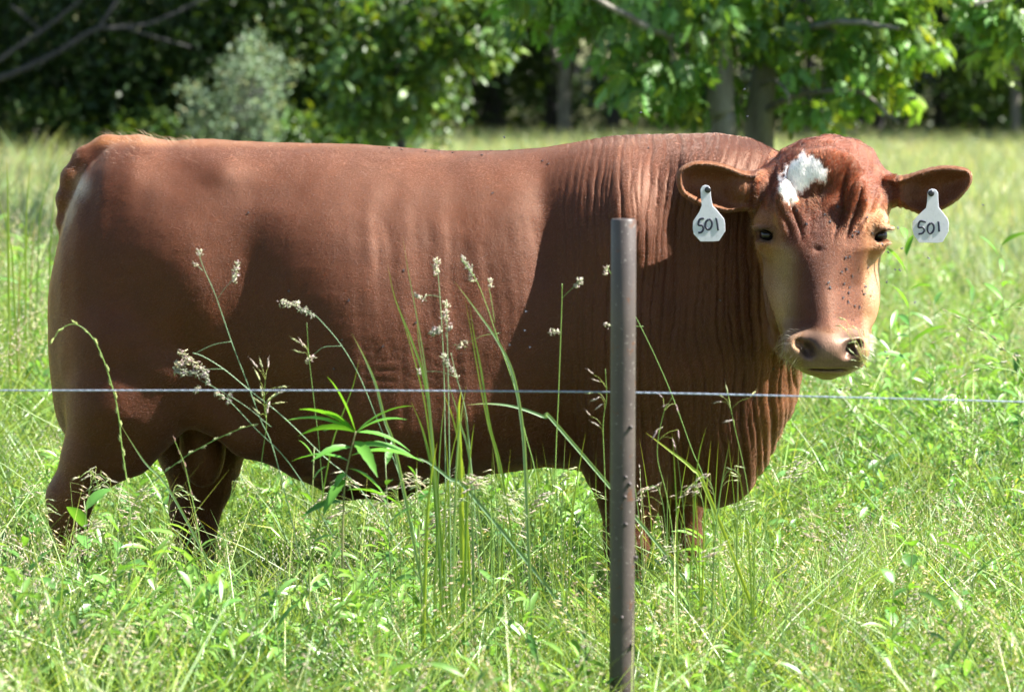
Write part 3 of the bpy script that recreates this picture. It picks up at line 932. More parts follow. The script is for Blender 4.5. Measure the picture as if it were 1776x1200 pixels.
# ================================================================== FLIES
m = NT('fly_body'); b = m.bsdf(Base_Color=(.012, .011, .013), Roughness=.35); M_FLY = m.done(b.outputs[0])
m = NT('fly_wing'); b = m.bsdf(Base_Color=(.10, .11, .13), Roughness=.3, Alpha=1.0)
t = m.n('ShaderNodeBsdfTranslucent'); m.set(t, 'Color', (.12, .13, .15)); mx = m.n('ShaderNodeMixShader'); mx.inputs[0].default_value = .5
m.l(b.outputs[0], mx.inputs[1]); m.l(t.outputs[0], mx.inputs[2]); M_WING = m.done(mx.outputs[0])
def fly_meshes():
    mb = MB()
    mb.add(*rings([(0, -.0036, 0.0004), (0, -.0030, .0006), (0, -.0012, .0008), (0, .0010, .0007), (0, .0034, .0003), (0, .0046, 0)], [.0004, .0011, .0015, .0014, .0012, .0003], 8))
    for k in range(3):
        for s_ in (-1, 1):
            mb.add(*rings([(0, -.0015 + k * .0012, .0004), (s_ * .0022, -.0022 + k * .0018, .0010), (s_ * .0034, -.0026 + k * .0022, -.0014)], [.0002, .0002, .00015], 4))
    body_ = mb.mesh('fly_body')
    w_ = []
    for s_ in (-1, 1):
        mb = MB()
        o = [(0, -.001), (s_ * .0012, .0004), (s_ * .0030, .0034), (s_ * .0030, .0056), (s_ * .0016, .0060), (s_ * .0004, .0040)]
        v = [(a, c, .0018) for a, c in o] + [(a, c, .00195) for a, c in o]
        f = [list(range(6))[::-1], [6 + i for i in range(6)]] + [[i, (i + 1) % 6, 6 + (i + 1) % 6, 6 + i] for i in range(6)]
        mb.add(v, f); w_.append(mb.mesh('wing'))
    return body_, w_
FB, FW = fly_meshes()
FB.materials.append(M_FLY)
for q in FW: q.materials.append(M_WING)
from mathutils.bvhtree import BVHTree
bvh = BVHTree.FromPolygons([Vector(v) for v in BV2], [tuple(int(i) for i in f) for f in BF_])
CAMV = Vector((0, 0, CAM_Z))
def fly(loc, nrm, heading, label, group, s=1.0):
    o = bpy.data.objects.new('fly', FB); COL.objects.link(o)
    z = nrm.normalized()
    y = (heading - z * heading.dot(z)).normalized()
    x = y.cross(z)
    o.matrix_world = Matrix.Translation(loc + z * .0013 * s) @ Matrix((x, y, z)).transposed().to_4x4() @ Matrix.Scale(s, 4)
    for q in FW:
        wv = bpy.data.objects.new('wing', q); COL.objects.link(wv); wv.parent = o
    return tag(o, label, 'fly', group)
on_face = [(1474, 445), (1482, 402), (1490, 404), (1512, 404), (1479, 410), (1504, 377), (1460, 471), (1467, 466), (1477, 478), (1505, 464), (1464, 492), (1473, 498), (1502, 497), (1471, 509), (1462, 516), (1470, 523), (1482, 532), (1490, 532), (1440, 386), (1452, 360), (1500, 347), (1498, 510), (1466, 448), (1432, 373), (1440, 500), (1437, 490), (1398, 388), (1383, 365)]
rr_ = np.random.default_rng(5)
for fx_, fy_ in on_face:
    dr = (P(fx_, fy_, 5) - CAMV).normalized()
    hit, nr, _, _ = bvh.ray_cast(CAMV, dr)
    if hit is None: continue
    up_ = fy_ < 430
    fly(hit, nr, Vector(rr_.normal(size=3)), 'small black fly on the forehead of the bull above its eyes' if up_ else 'small black fly on the face of the bull below its eyes', 'flies on the forehead of the bull' if up_ else 'flies on the lower face of the bull', .95)
on_body = [(675, 258), (697, 260), (738, 264), (762, 262), (785, 266), (852, 262), (883, 261), (835, 270), (950, 285), (940, 280), (855, 335), (592, 590), (500, 505), (605, 520), (1125, 258), (580, 640), (663, 601), (720, 560), (1248, 520), (1340, 640), (700, 470), (430, 370)]
for fx_, fy_ in on_body:
    dr = (P(fx_, fy_, 5) - CAMV).normalized()
    hit, nr, _, _ = bvh.ray_cast(CAMV, dr)
    if hit is None: continue
    up_ = fy_ < 300
    fly(hit, nr, Vector(rr_.normal(size=3)), 'tiny fly sitting along the top of the back of the bull' if up_ else 'tiny fly sitting low on the dark side of the bull', 'flies on the back of the bull' if up_ else 'flies on the side of the bull', .85)
air = [(1557, 397), (1561, 470), (1552, 468), (1541, 439), (1609, 448), (1538, 491), (1586, 526), (1534, 610), (1540, 622), (1457, 676), (1475, 677), (875, 240), (909, 573), (918, 602), (911, 540), (1290, 157), (1296, 203), (1705, 357), (1563, 432), (1110, 197), (1530, 425), (884, 598)]
for fx_, fy_ in air:
    p = P(fx_, fy_, Y0 - .55 + rr_.uniform(-.1, .1))
    fly(p, Vector((rr_.uniform(-.5, .5), -.6, rr_.uniform(.2, 1))), Vector(rr_.normal(size=3)), 'small dark fly hovering right of the face of the bull' if fx_ > 1420 and fy_ > 300 else 'tiny fly hovering over the back or beside the shoulder of the bull', 'flies hovering right of the face' if fx_ > 1420 and fy_ > 300 else 'flies hovering about the body', 1.0)
# eyelashes and muzzle whiskers are part of the coat
# ================================================================== PLANTS IN FRONT
M_LEAF = leaf_mat('green_blade', .42, .38, .45, vary=.25)
M_SEED = leaf_mat('grass_seed', .30, .55, .3, sat_t=(1.1, 1.1, .6), vary=.2)
M_STEM = leaf_mat('grass_stem', .15, .4, .5, sat_t=(1.1, 1.1, .5), vary=.2)
G_BLUE, G_MID, G_LIME, STRAW = np.array([.22, .35, .19]), np.array([.20, .335, .085]), np.array([.30, .43, .09]), np.array([.52, .46, .27])
def ribbon(pts, w, up=(0, -1, .3), fold=.25, col=(1, 1, 1), tipcol=None):
    """grass blade: a ribbon with a shallow V section"""
    p = np.asarray(pts, float); n = len(p)
    t = np.gradient(p, axis=0); t /= np.linalg.norm(t, axis=1)[:, None] + 1e-9
    s = np.cross(t, np.array(up)); s /= np.linalg.norm(s, axis=1)[:, None] + 1e-9
    nn = np.cross(s, t)
    u = np.linspace(0, 1, n)
    ww = w * np.minimum(1, .55 + u * 2) * (1 - u ** 2.6)
    ww[-1] = w * .02
    L = p - s * ww[:, None] * .5 + nn * ww[:, None] * fold; M = p; R_ = p + s * ww[:, None] * .5 + nn * ww[:, None] * fold
    V = np.stack([L, M, R_], 1).reshape(-1, 3)
    F = []
    for i in range(n - 1):
        a = i * 3
        F += [[a, a + 1, a + 4, a + 3], [a + 1, a + 2, a + 5, a + 4]]
    c = np.tile(np.asarray(col, float), (len(V), 1))
    if tipcol is not None:
        k = np.repeat(np.clip((u - .75) * 4, 0, 1), 3)[:, None]
        c = c * (1 - k) + np.asarray(tipcol) * k
    return V, F, c
def lance_leaf(base, tip, width, droop, rg, col, nseg=7, roll=None, serr=.0):
    """lanceolate leaf from base to tip with a mid rib fold and a sag"""
    base = np.array(base, float); tip = np.array(tip, float)
    d = tip - base; L = np.linalg.norm(d); d /= L
    u = np.linspace(0, 1, nseg)
    p = base + (tip - base) * u[:, None] + np.array([0, 0, 1.0]) * (droop * L * (4 * u * (1 - u)))[:, None]
    s = np.cross(d, [0, 0, 1.0]); 
    if np.linalg.norm(s) < .15: s = np.array([1.0, 0, 0])
    s /= np.linalg.norm(s); nn = np.cross(s, d)
    if roll is None: roll = rg.uniform(-.7, .7)
    s2 = s * math.cos(roll) + nn * math.sin(roll); n2 = -s * math.sin(roll) + nn * math.cos(roll)
    ww = width * np.sin(PI * np.clip(u, 0, 1) ** .8) ** .9 * .5 + .0004
    ww = ww * (1 + serr * np.array([(-1) ** i for i in range(nseg)]))
    fold = .35
    V = np.stack([p - s2 * ww[:, None] + n2 * ww[:, None] * fold, p, p + s2 * ww[:, None] + n2 * ww[:, None] * fold], 1).reshape(-1, 3)
    F = []
    for i in range(nseg - 1):
        a = i * 3; F += [[a, a + 1, a + 4, a + 3], [a + 1, a + 2, a + 5, a + 4]]
    c = np.tile(np.asarray(col, float), (len(V), 1)); c[1::3] *= 1.18
    return V, F, c
def spikelet(base, dr, L, wd, col):
    """a small pointed scale: 4-sided spindle"""
    base = np.array(base, float); dr = np.array(dr, float); dr /= np.linalg.norm(dr) + 1e-9
    a = np.cross(dr, [.3, .8, .5]); a /= np.linalg.norm(a); b = np.cross(dr, a)
    m_ = base + dr * L * .42
    V = [base, m_ + a * wd / 2, m_ + b * wd * .35, m_ - a * wd / 2, m_ - b * wd * .35, base + dr * L]
    F = [[0, 2, 1], [0, 3, 2], [0, 4, 3], [0, 1, 4], [5, 1, 2], [5, 2, 3], [5, 3, 4], [5, 4, 1]]
    return np.array(V), F, np.tile(np.asarray(col, float), (6, 1))
def stem_to_ground(pxs, Y, rg, dy=0.15):
    """pxs: photograph pixels from the tip down; carries on down to the soil"""
    n = len(pxs)
    pts = [list(P(a, b, Y + dy * (0 if n < 2 else i / (n - 1) - .5) * .3)) for i, (a, b) in enumerate(pxs)]
    a, b = np.array(pts[-2]), np.array(pts[-1])
    d = (b - a) / max(1e-6, (a[2] - b[2]))
    z = b[2]
    if z > 0:
        d[0] *= .6
        mid = b + d * z * .5; mid[2] = z * .5
        end = mid + d * z * .4; end[2] = 0
        pts += [list(mid), list(end)]
    return np.array(pts)
def seed_lobes(mb, cpts, rg, n, size, spread, col=None):
    """orchard-grass cluster: lobes of tight pointed spikelets along a short axis"""
    for i in range(n):
        u = (i + .5) / n
        c = cpts[0] + (cpts[1] - cpts[0]) * u + rg.normal(size=3) * spread * np.array([1, 1, 1]) * .55
        ax_ = (cpts[1] - cpts[0]); ax_ = ax_ / (np.linalg.norm(ax_) + 1e-9)
        for k in range(11):
            dr = rg.normal(size=3) * .55 + ax_ * .8
            cc = (np.array([.46, .47, .34]) * rg.uniform(.75, 1.25) if rg.random() < .7 else np.array([.50, .40, .42])) if col is None else col * rg.uniform(.8, 1.2)
            mb.add(*spikelet(c + rg.normal(size=3) * size * .22, dr, size * rg.uniform(.8, 1.3), size * .32, cc))
def orchard(pxs, clusters, branches, Y, label, seed, col=G_BLUE, leaves=()):
    rg = np.random.default_rng(seed)
    pts = stem_to_ground(pxs, Y, rg)
    org = pts[-1].copy()
    e = empty('orchard_grass_stalk', org); tag(e, label, 'grass stalk', 'tall flowering grass stalks along the fence')
    c = bez(pts, 6) - org
    mb = MB(); r = np.linspace(.0007, .0014, len(c))
    mb.add(*rings(c, r, 6), c=col)
    for br in branches:
        q = bez([list(P(a, b, Y) - Vector(org)) for a, b in br], 5)
        mb.add(*rings(q, .0006, 5), c=col)
    link('stem', mb.mesh('stem'), e, M_STEM)
    for (x1, y1, x2, y2, n, size) in clusters:
        mb = MB()
        a = np.array(P(x1, y1, Y)) - org; b = np.array(P(x2, y2, Y)) - org
        seed_lobes(mb, (a, b), rg, n, size, .0035)
        link('seed_head', mb.mesh('seed_head'), e, M_SEED)
    for lf in leaves:
        q = bez([list(P(a, b, Y + .01) - Vector(org)) for a, b in lf[1:]], 6)
        v, f, cc = ribbon(q, lf[0], col=col, tipcol=col * np.array([1.6, 1.1, .6]))
        mb = MB(); mb.add(v, f, cc); link('leaf_blade', mb.mesh('leaf_blade'), e, M_LEAF)
    return e
def brome(pxs, sp, Y, label, seed, col=G_MID, sc=1.0, scol=None):
    """sp: (x, y, dx, dy) pixel position and pointing of each long spikelet, on hair-thin stalks"""
    rg = np.random.default_rng(seed)
    pts = stem_to_ground(pxs, Y, rg); org = pts[-1].copy()
    e = empty('brome_grass_stalk', org); tag(e, label, 'grass stalk', 'tall flowering grass stalks along the fence')
    c = bez(pts, 6) - org
    mb = MB(); mb.add(*rings(c, np.linspace(.0005, .0012, len(c)), 5), c=col)
    sps = []
    for (x, y, dx, dy) in sp:
        b = np.array(P(x, y, Y + rg.uniform(-.03, .03))) - org
        d = np.array([dx, rg.uniform(-.3, .3) * math.hypot(dx, dy), -dy], float)
        d /= np.linalg.norm(d)
        j = int(np.argmin(np.linalg.norm(c - (b + np.array([0, 0, -.02])), axis=1)))
        q = bez([c[j], (c[j] + b) / 2 + np.array([0, 0, .006]), b], 4)
        mb.add(*rings(q, .00035, 4), c=col * np.array([1.3, 1, .8]))
        cc = (np.array([.40, .42, .22]) if rg.random() < .5 else np.array([.46, .38, .34])) if scol is None else scol
        s = MB()
        L = .022 * sc * rg.uniform(.85, 1.2)
        for k in range(5):
            s.add(*spikelet(b + d * L * .13 * k, d + rg.normal(size=3) * .10, L * .55, L * .17, cc * rg.uniform(.85, 1.2)))
        s.add(*rings([b + d * L * .8, b + d * L * 1.3], [.0002, .0001], 3), c=cc)
        sps.append(s)
    link('stem', mb.mesh('stem'), e, M_STEM)
    for s in sps: link('spikelet', s.mesh('spikelet'), e, M_SEED)
    return e
def blade_thing(pxs, Y, w_, label, seed, col=G_MID):
    rg = np.random.default_rng(seed)
    pts = stem_to_ground(pxs, Y, rg); org = pts[-1].copy()
    c = (bez(pts, 6) - org)[::-1]
    v, f, cc = ribbon(c, w_, col=col, tipcol=col * np.array([1.5, 1.1, .7]))
    mb = MB(); mb.add(v, f, cc)
    o = link('grass_blade', mb.mesh('grass_blade'), None, M_LEAF); o.location = org
    return tag(o, label, 'grass blade', 'long single grass blades by the fence')
YG = 6.9
orchard([(344, 436), (352, 462), (372, 508), (386, 548), (404, 600), (428, 662), (452, 728), (480, 800)], [(346, 446, 344, 434, 2, .009), (344, 462, 336, 457, 2, .008), (404, 492, 414, 458, 6, .010)],
        [[(352, 470), (344, 462)], [(378, 517), (390, 500), (402, 488)]], YG, 'tallest orchard grass stalk at left with a forked top over the dark thigh', 1)
orchard([(334, 612), (352, 618), (388, 640), (432, 676), (490, 722), (560, 790), (640, 868)], [(308, 606, 350, 640, 7, .012), (300, 636, 320, 630, 4, .012), (304, 642, 356, 652, 9, .012), (352, 636, 362, 668, 4, .011), (346, 670, 340, 676, 3, .010)],
        [[(402, 592), (370, 598), (338, 613)], [(388, 640), (366, 640), (352, 642)], [(470, 740), (420, 700), (350, 660)]], YG, 'drooping orchard grass stalk with the fattest cream seed head, just over the wire', 2)
orchard([(545, 546), (556, 556), (590, 596), (622, 650), (655, 730), (700, 850)], [(482, 524, 516, 530, 7, .011), (518, 532, 540, 548, 5, .010), (528, 628, 544, 618, 3, .010)],
        [[(520, 535), (545, 546)], [(592, 600), (562, 602), (545, 614)]], YG, 'arching orchard grass stalk whose pale purple head points left at the flank', 3)
orchard([(375, 684), (392, 690), (440, 740), (520, 830)], [(370, 682, 388, 690, 3, .010), (394, 682, 398, 694, 2, .010)], [], YG, 'low orchard grass stalk with two tiny clumps right under the wire', 4)
orchard([(758, 452), (761, 490), (766, 560), (770, 650), (772, 780)], [(757, 480, 757, 452, 6, .010), (736, 520, 722, 512, 4, .010)], [[(765, 516), (748, 512), (736, 514)]], YG, 'upright orchard grass stalk with a grey-green tip left of the arching blade', 5)
orchard([(774, 520), (775, 555), (777, 640), (779, 760)], [(773, 560, 773, 526, 6, .010), (766, 572, 748, 576, 7, .011), (776, 574, 780, 566, 2, .009)], [[(776, 590), (772, 576)]], YG - .1, 'orchard grass stalk with stacked pinkish clumps left of the middle', 6)
orchard([(782, 612), (792, 655), (806, 705), (815, 780)], [(794, 656, 768, 614, 9, .009), (733, 646, 727, 644, 2, .009)], [[(795, 655), (765, 645), (738, 644)]], YG, 'short orchard grass stalk bent left just over the wire', 7)
orchard([(800, 448), (826, 486), (846, 536), (864, 590), (892, 672), (912, 756), (932, 840)], [(824, 478, 800, 446, 8, .010), (826, 488, 812, 485, 2, .009), (850, 498, 849, 486, 3, .009), (814, 592, 794, 600, 3, .010)],
        [[(848, 500), (852, 520), (858, 560)], [(866, 578), (838, 582), (812, 594)]], YG, 'green orchard grass stalk right of the middle leaning left, head against lit ribs', 8, G_MID)
orchard([(975, 492), (974, 540), (971, 620), (968, 700), (964, 790)], [(996, 498, 1008, 484, 5, .009), (952, 577, 964, 575, 3, .009)], [[(974, 518), (984, 508), (996, 497)], [(970, 580), (966, 576)]], YG, 'solitary straight orchard grass stalk on dark hide left of the post', 9, G_MID)
orchard([(1054, 462), (1062, 480), (1100, 545), (1138, 622), (1168, 692), (1200, 780), (1226, 850)], [(1052, 478, 1053, 464, 3, .009), (1044, 567, 1054, 565, 2, .009)], [[(1116, 566), (1090, 566), (1054, 566)]], YG + .15, 'orchard grass stalk passing behind the post with seed clumps peeking out left of it', 10, G_MID)
brome([(532, 560), (536, 620), (545, 700), (556, 800)], [(528, 600, -45, -35), (520, 596, -30, -22), (524, 612, -30, -8), (526, 602, -18, -40), (533, 606, -10, -14)], YG, 'slim brome stalk with slanting silvery spikelets under the purple head', 11)
brome([(460, 660), (458, 700), (462, 740), (452, 820)], [(455, 640, -12, -40), (448, 640, -30, -36), (464, 640, 6, -44), (452, 662, -18, -34), (455, 700, -30, -18), (452, 720, -26, -24), (462, 700, 24, -30), (470, 690, 34, -22), (478, 682, 40, -12), (474, 700, 40, -6), (480, 672, 46, -6), (462, 720, 6, -30), (456, 690, -8, -40)], YG, 'bushy brome stalk fanning out spikelets across the wire at left', 12, sc=1.25)
brome([(1050, 640), (1052, 690), (1046, 740), (1050, 860)], [(1030, 650, -26, -20), (1040, 662, -22, -8), (1034, 680, -30, 4), (1040, 688, -26, 14), (1046, 700, -24, 16), (1024, 722, -20, -26), (1040, 740, -28, -18)], YG, 'brome stalk with pinkish spikelets crossing the wire left of the post', 13)
brome([(1165, 690), (1150, 720), (1140, 790), (1160, 880)], [(1150, 690, -14, -12), (1160, 700, -20, 10), (1150, 740, -24, 14), (1166, 760, 6, 24), (1172, 700, 8, 28), (1140, 745, -10, 22), (1176, 745, 2, 30)], YG, 'dark purplish brome stalk low against the chest right of the post', 14, scol=np.array([.38, .28, .30]))
brome([(1262, 680), (1274, 740), (1290, 810), (1300, 880)], [(1256, 690, -20, -12), (1262, 684, -4, -22), (1252, 696, -22, 4), (1300, 690, 12, -16), (1272, 728, -10, 2)], YG, 'brome stalk reaching the wire at the front edge of the brisket', 15)
brome([(1503, 638), (1520, 670), (1540, 740), (1560, 840)], [(1470, 574, -34, -22), (1468, 556, -30, -12), (1488, 572, -26, -16), (1462, 566, -26, -2), (1486, 592, -26, 6), (1482, 615, -20, -20), (1486, 626, -24, -6), (1504, 606, -30, -2), (1500, 585, -6, -24), (1508, 626, -14, -12), (1496, 640, -22, -6), (1514, 655, -24, -16), (1508, 668, -28, -4)], YG + .2, 'brome stalk drooping its oat-like spikelets over the muzzle', 16, G_LIME, 1.0, np.array([.50, .52, .30]))
def rye(pxs, Y, label, seed, n=12, w_=.010, start=0, scol=np.array([.40, .44, .20]), name='ryegrass_stalk', frac=.55):
    rg = np.random.default_rng(seed)
    pts = stem_to_ground(pxs, Y, rg); org = pts[-1].copy()
    e = empty(name, org); tag(e, label, 'grass stalk', 'tall flowering grass stalks along the fence')
    c = bez(pts, 8) - org
    mb = MB(); mb.add(*rings(c, np.linspace(.0006, .0016, len(c)), 5), c=G_MID)
    link('stem', mb.mesh('stem'), e, M_STEM)
    L = np.r_[0, np.cumsum(np.linalg.norm(np.diff(c, axis=0), axis=1))]
    tot = L[-1] * frac
    for k in range(n):
        l = tot * (k + .2) / n
        p = np.array([np.interp(l, L, c[:, j]) for j in range(3)]); q = np.array([np.interp(l + .01, L, c[:, j]) for j in range(3)])
        t = (p - q); t /= np.linalg.norm(t) + 1e-9
        s = np.cross(t, [0, 1, 0]) * (1 if k % 2 else -1)
        mb = MB()
        for j in range(5):
            mb.add(*spikelet(p + t * .0022 * j, t * .85 + s * (.42 - .05 * j) + rg.normal(size=3) * .06, w_ * rg.uniform(.9, 1.2), w_ * .24, scol * rg.uniform(.8, 1.2)))
        link('spikelet', mb.mesh('spikelet'), e, M_SEED)
    return e
rye([(92, 590), (104, 572), (128, 562), (152, 576), (172, 606), (190, 655), (204, 710), (212, 780), (224, 870)], YG - .2, 'nodding ryegrass stalk curling left at the rump edge', 21, 15, .013, scol=np.array([.42, .50, .18]), frac=.42)
rye([(1640, 540), (1680, 556), (1715, 580), (1760, 625), (1800, 690), (1830, 780)], YG, 'upper straw-coloured ryegrass head leaning in at the right edge', 22, 16, .012, scol=np.array([.50, .45, .30]), frac=.45)
rye([(1660, 550), (1690, 575), (1730, 600), (1776, 632), (1830, 720)], YG + .05, 'fine ryegrass head just below the uppermost one at the right edge', 23, 14, .012, scol=np.array([.48, .44, .30]), frac=.5)
rye([(1620, 594), (1650, 580), (1690, 558), (1740, 540), (1776, 534), (1840, 560), (1880, 700)], YG, 'grey-brown dry stalk rising to the right across the ryegrass heads', 24, 20, .008, scol=np.array([.30, .25, .22]), frac=.45)
rye([(1672, 652), (1705, 635), (1745, 625), (1790, 622), (1850, 680), (1870, 800)], YG - .1, 'white bleached ryegrass head pointing left above the wire at right', 25, 14, .012, scol=np.array([.66, .60, .52]), frac=.4)
rye([(1688, 630), (1730, 638), (1770, 652), (1830, 720)], YG + .1, 'small green ryegrass head beneath the bleached one at right', 26, 10, .010, scol=np.array([.30, .36, .16]), frac=.4)
rye([(440, 736), (400, 750), (350, 775), (310, 800), (250, 850), (225, 900)], YG, 'ryegrass head slanting up right across the dark hind legs', 27, 18, .011, scol=np.array([.42, .46, .25]), frac=.6)
rye([(302, 762), (318, 800), (330, 850), (345, 930)], YG - .1, 'reddish brown dry stalk standing before the forward hind leg', 28, 12, .008, scol=np.array([.38, .24, .20]), frac=.5)
for i, (pts, w_, c_, lb) in enumerate([
    ([(698, 408), (708, 470), (722, 545), (738, 640), (750, 760)], .0032, G_BLUE, 'tallest hair-thin blade left of the middle reaching the lit ribs'),
    ([(672, 458), (686, 520), (714, 590), (736, 660), (752, 780)], .0060, G_MID, 'broad blade leaning left beside the hair-thin one'),
    ([(682, 512), (700, 560), (728, 660), (745, 760)], .0035, G_LIME, 'yellow-green narrow blade under the broad left-leaning one'),
    ([(722, 530), (726, 590), (738, 660), (748, 760)], .0040, G_BLUE, 'short upright blade between the left-leaning ones'),
    ([(788, 488), (820, 530), (862, 590), (890, 650), (906, 740), (912, 830)], .0085, G_BLUE, 'widest arching blade crossing the wire right of the middle'),
    ([(806, 516), (816, 570), (828, 640), (845, 730), (866, 820)], .0032, G_LIME, 'lime narrow blade standing left of the widest arching one'),
    ([(814, 526), (822, 580), (834, 640), (850, 740), (872, 830)], .0058, G_MID, 'green blade twinned with the lime narrow one'),
    ([(808, 702), (850, 700), (895, 706), (945, 724), (970, 742)], .0085, G_BLUE, 'pale blade lying almost level just under the wire'),
    ([(610, 578), (632, 620), (652, 668), (668, 730), (690, 800)], .0080, G_BLUE, 'orange-tipped blade rising over the wire above the leafy weed'),
    ([(624, 618), (612, 670), (590, 730), (570, 800)], .0040, G_MID, 'thin blade leaning right over the leafy weed'),
    ([(1120, 750), (1160, 780), (1200, 812), (1225, 850)], .0100, G_LIME, 'bright yellow-green blade pointing left below the brisket'),
    ([(1225, 740), (1212, 790), (1206, 860)], .0045, G_MID, 'thin blade upright below the chest'),
    ([(700, 790), (740, 800), (780, 830), (820, 860)], .0100, G_BLUE, 'long dull blade with brown base slanting right beside the leafy weed'),
    ([(800, 675), (795, 720), (798, 800)], .0130, G_LIME, 'wide backlit yellow-green blade cut by the wire'),
    ([(770, 640), (786, 690), (800, 740), (815, 800)], .0050, G_BLUE, 'folded blade crossing the stacked pinkish clumps'),
    ([(205, 730), (250, 800), (300, 860)], .0060, G_BLUE, 'blade slanting over the rear hind leg'),
]):
    blade_thing(pts, YG + (i % 4) * .04 - .06, w_, lb, 60 + i, c_)
rgb = np.random.default_rng(202)
def nodding(cx, cy, Y, lb, gp, seed, hcol, lean_, sc):
    tip = (cx, cy); L_ = rgb.uniform(20, 48)
    sp = []
    for k in range(int(rgb.integers(6, 11))):
        t = k / 9.0
        sp.append((cx - lean_ * (t * 34) + rgb.uniform(-7, 7), cy + t * t * 26 + rgb.uniform(-9, 12), -lean_ * rgb.uniform(14, 34), rgb.uniform(2, 20)))
    pxs = [(cx - lean_ * 26, cy + 12), (cx - lean_ * 8, cy), (cx + lean_ * 6, cy + 24), (cx + lean_ * 14, cy + 90), (cx + lean_ * 17, cy + 170)]
    e = brome(pxs, sp, Y, lb, seed, G_MID * rgb.uniform(.9, 1.3), sc, hcol)
    e['group'] = gp
for k in range(30):
    nodding(rgb.uniform(560, 1040), rgb.uniform(815, 905), rgb.uniform(6.7, 7.7), 'pale brome panicle nodding low in front of the belly, left of the post', 'nodding brome panicles below the belly', 700 + k,
            [np.array([.62, .56, .44]), np.array([.56, .46, .40]), np.array([.50, .54, .34])][k % 3] * 1.0, rgb.choice([1, 1, -1]), rgb.uniform(.75, 1.05))
for k in range(16):
    nodding(rgb.uniform(1110, 1420), rgb.uniform(790, 960), rgb.uniform(6.7, 7.7), 'pale brome panicle nodding right of the post below the brisket', 'nodding brome panicles right of the post', 740 + k,
            [np.array([.62, .56, .44]), np.array([.56, .46, .40]), np.array([.50, .54, .34])][k % 3] * 1.0, rgb.choice([1, 1, -1]), rgb.uniform(.75, 1.05))
for k in range(18):
    nodding(rgb.uniform(10, 420), rgb.uniform(800, 960), rgb.uniform(6.7, 7.6), 'pale brome panicle nodding at lower left around the hind legs', 'nodding brome panicles by the hind legs', 760 + k,
            [np.array([.62, .56, .44]), np.array([.56, .46, .40]), np.array([.50, .54, .34])][k % 3] * 1.0, rgb.choice([1, -1]), rgb.uniform(.75, 1.05))
for k in range(44):
    x0 = rgb.uniform(1105, 1330) if k % 2 else rgb.uniform(700, 1050)
    y0 = rgb.uniform(745, 860); ln = rgb.uniform(-30, 30)
    o_ = blade_thing([(x0 + ln, y0), (x0 + ln * .6, y0 + 60), (x0 + ln * .2, y0 + 140), (x0, y0 + 240)], rgb.uniform(6.6, 7.7), rgb.uniform(.0022, .0055), 'slender upright grass blade standing right of the post against the chest' if k % 2 else 'slender upright grass blade standing left of the post below the belly', 800 + k, [G_MID, G_LIME, G_BLUE][k % 3])
    o_['group'] = 'slender blades right of the post' if k % 2 else 'slender blades left of the post'
for k in range(9):
    x0 = 740 + k * 10 + rgb.uniform(-4, 4); y0 = rgb.uniform(650, 770); ln = rgb.uniform(-48, 40)
    o_ = blade_thing([(x0 + ln, y0), (x0 + ln * .5, y0 + 50), (x0 + ln * .1, y0 + 120), (x0 - ln * .1, y0 + 200)], rgb.uniform(6.75, 7.0), rgb.uniform(.004, .009), 'broad upright green blade in the thick tuft under the stacked pinkish clumps', 860 + k, [G_LIME, G_MID, G_BLUE][k % 3])
    o_['group'] = 'broad blades of the tuft in the middle'
for k in range(12):
    x0 = rgb.uniform(-30, 88); y0 = rgb.uniform(235, 460); ln = rgb.uniform(-60, 50)
    o_ = blade_thing([(x0 + ln, y0), (x0 + ln * .5, y0 + 50), (x0 + ln * .1, y0 + 120), (x0, y0 + 190)], rgb.uniform(11, 15), rgb.uniform(.005, .011), 'tall soft-focus grass blade standing behind the rump at the left edge', 880 + k, [G_LIME, G_MID, STRAW * .8][k % 3])
    o_['group'] = 'tall blades behind the rump'
# the leafy weed in the middle
def leafy_weed(stem_px, leaves, Y, label, seed, wleaf=.018, name='leafy_weed', col=np.array([.10, .26, .04]), group='broad-leaved weeds among the grass'):
    rg = np.random.default_rng(seed)
    pts = stem_to_ground(stem_px, Y, rg); org = pts[-1].copy()
    e = empty(name, org); tag(e, label, 'weed', group)
    c = bez(pts, 6) - org
    mb = MB(); mb.add(*rings(c, np.linspace(.0015, .003, len(c)), 7), c=np.array([.22, .22, .10]))
    link('stem', mb.mesh('stem'), e, M_STEM)
    for (x1, y1, x2, y2, w_, yy) in leaves:
        a = np.array(P(x1, y1, Y)) - org; b = np.array(P(x2, y2, Y + yy)) - org
        mb = MB(); mb.add(*lance_leaf(a, b, w_, .10, rg, col * rg.uniform(.8, 1.3), 11, serr=.07))
        link('leaf', mb.mesh('leaf'), e, M_LEAF)
    return e
Lw = []
for (tx, ty, w_, yy) in [(567, 653, .018, -.02), (494, 730, .020, .03), (516, 757, .024, -.06), (560, 712, .016, .02), (518, 710, .018, .03), (706, 728, .018, -.03), (718, 704, .018, .06), (712, 783, .016, .03), (560, 748, .012, .05)]:
    Lw.append((617, 750, tx, ty, w_, yy))
for (x1, y1, tx, ty, w_, yy) in [(615, 765, 655, 828, .026, -.08), (613, 775, 722, 795, .024, .04), (608, 790, 735, 802, .026, -.03), (606, 800, 505, 800, .020, .05), (600, 830, 560, 895, .026, -.05), (602, 820, 580, 850, .028, -.02), (604, 812, 668, 860, .022, -.04), (600, 850, 700, 880, .022, .05), (598, 870, 520, 900, .022, -.04), (610, 776, 540, 800, .018, -.05)]:
    Lw.append((x1, y1, tx, ty, w_, yy))
leafy_weed([(617, 748), (608, 785), (599, 830), (596, 880), (594, 950)], Lw, 6.75, 'tall leafy goldenrod-like weed with radiating lance leaves in front of the belly', 71)
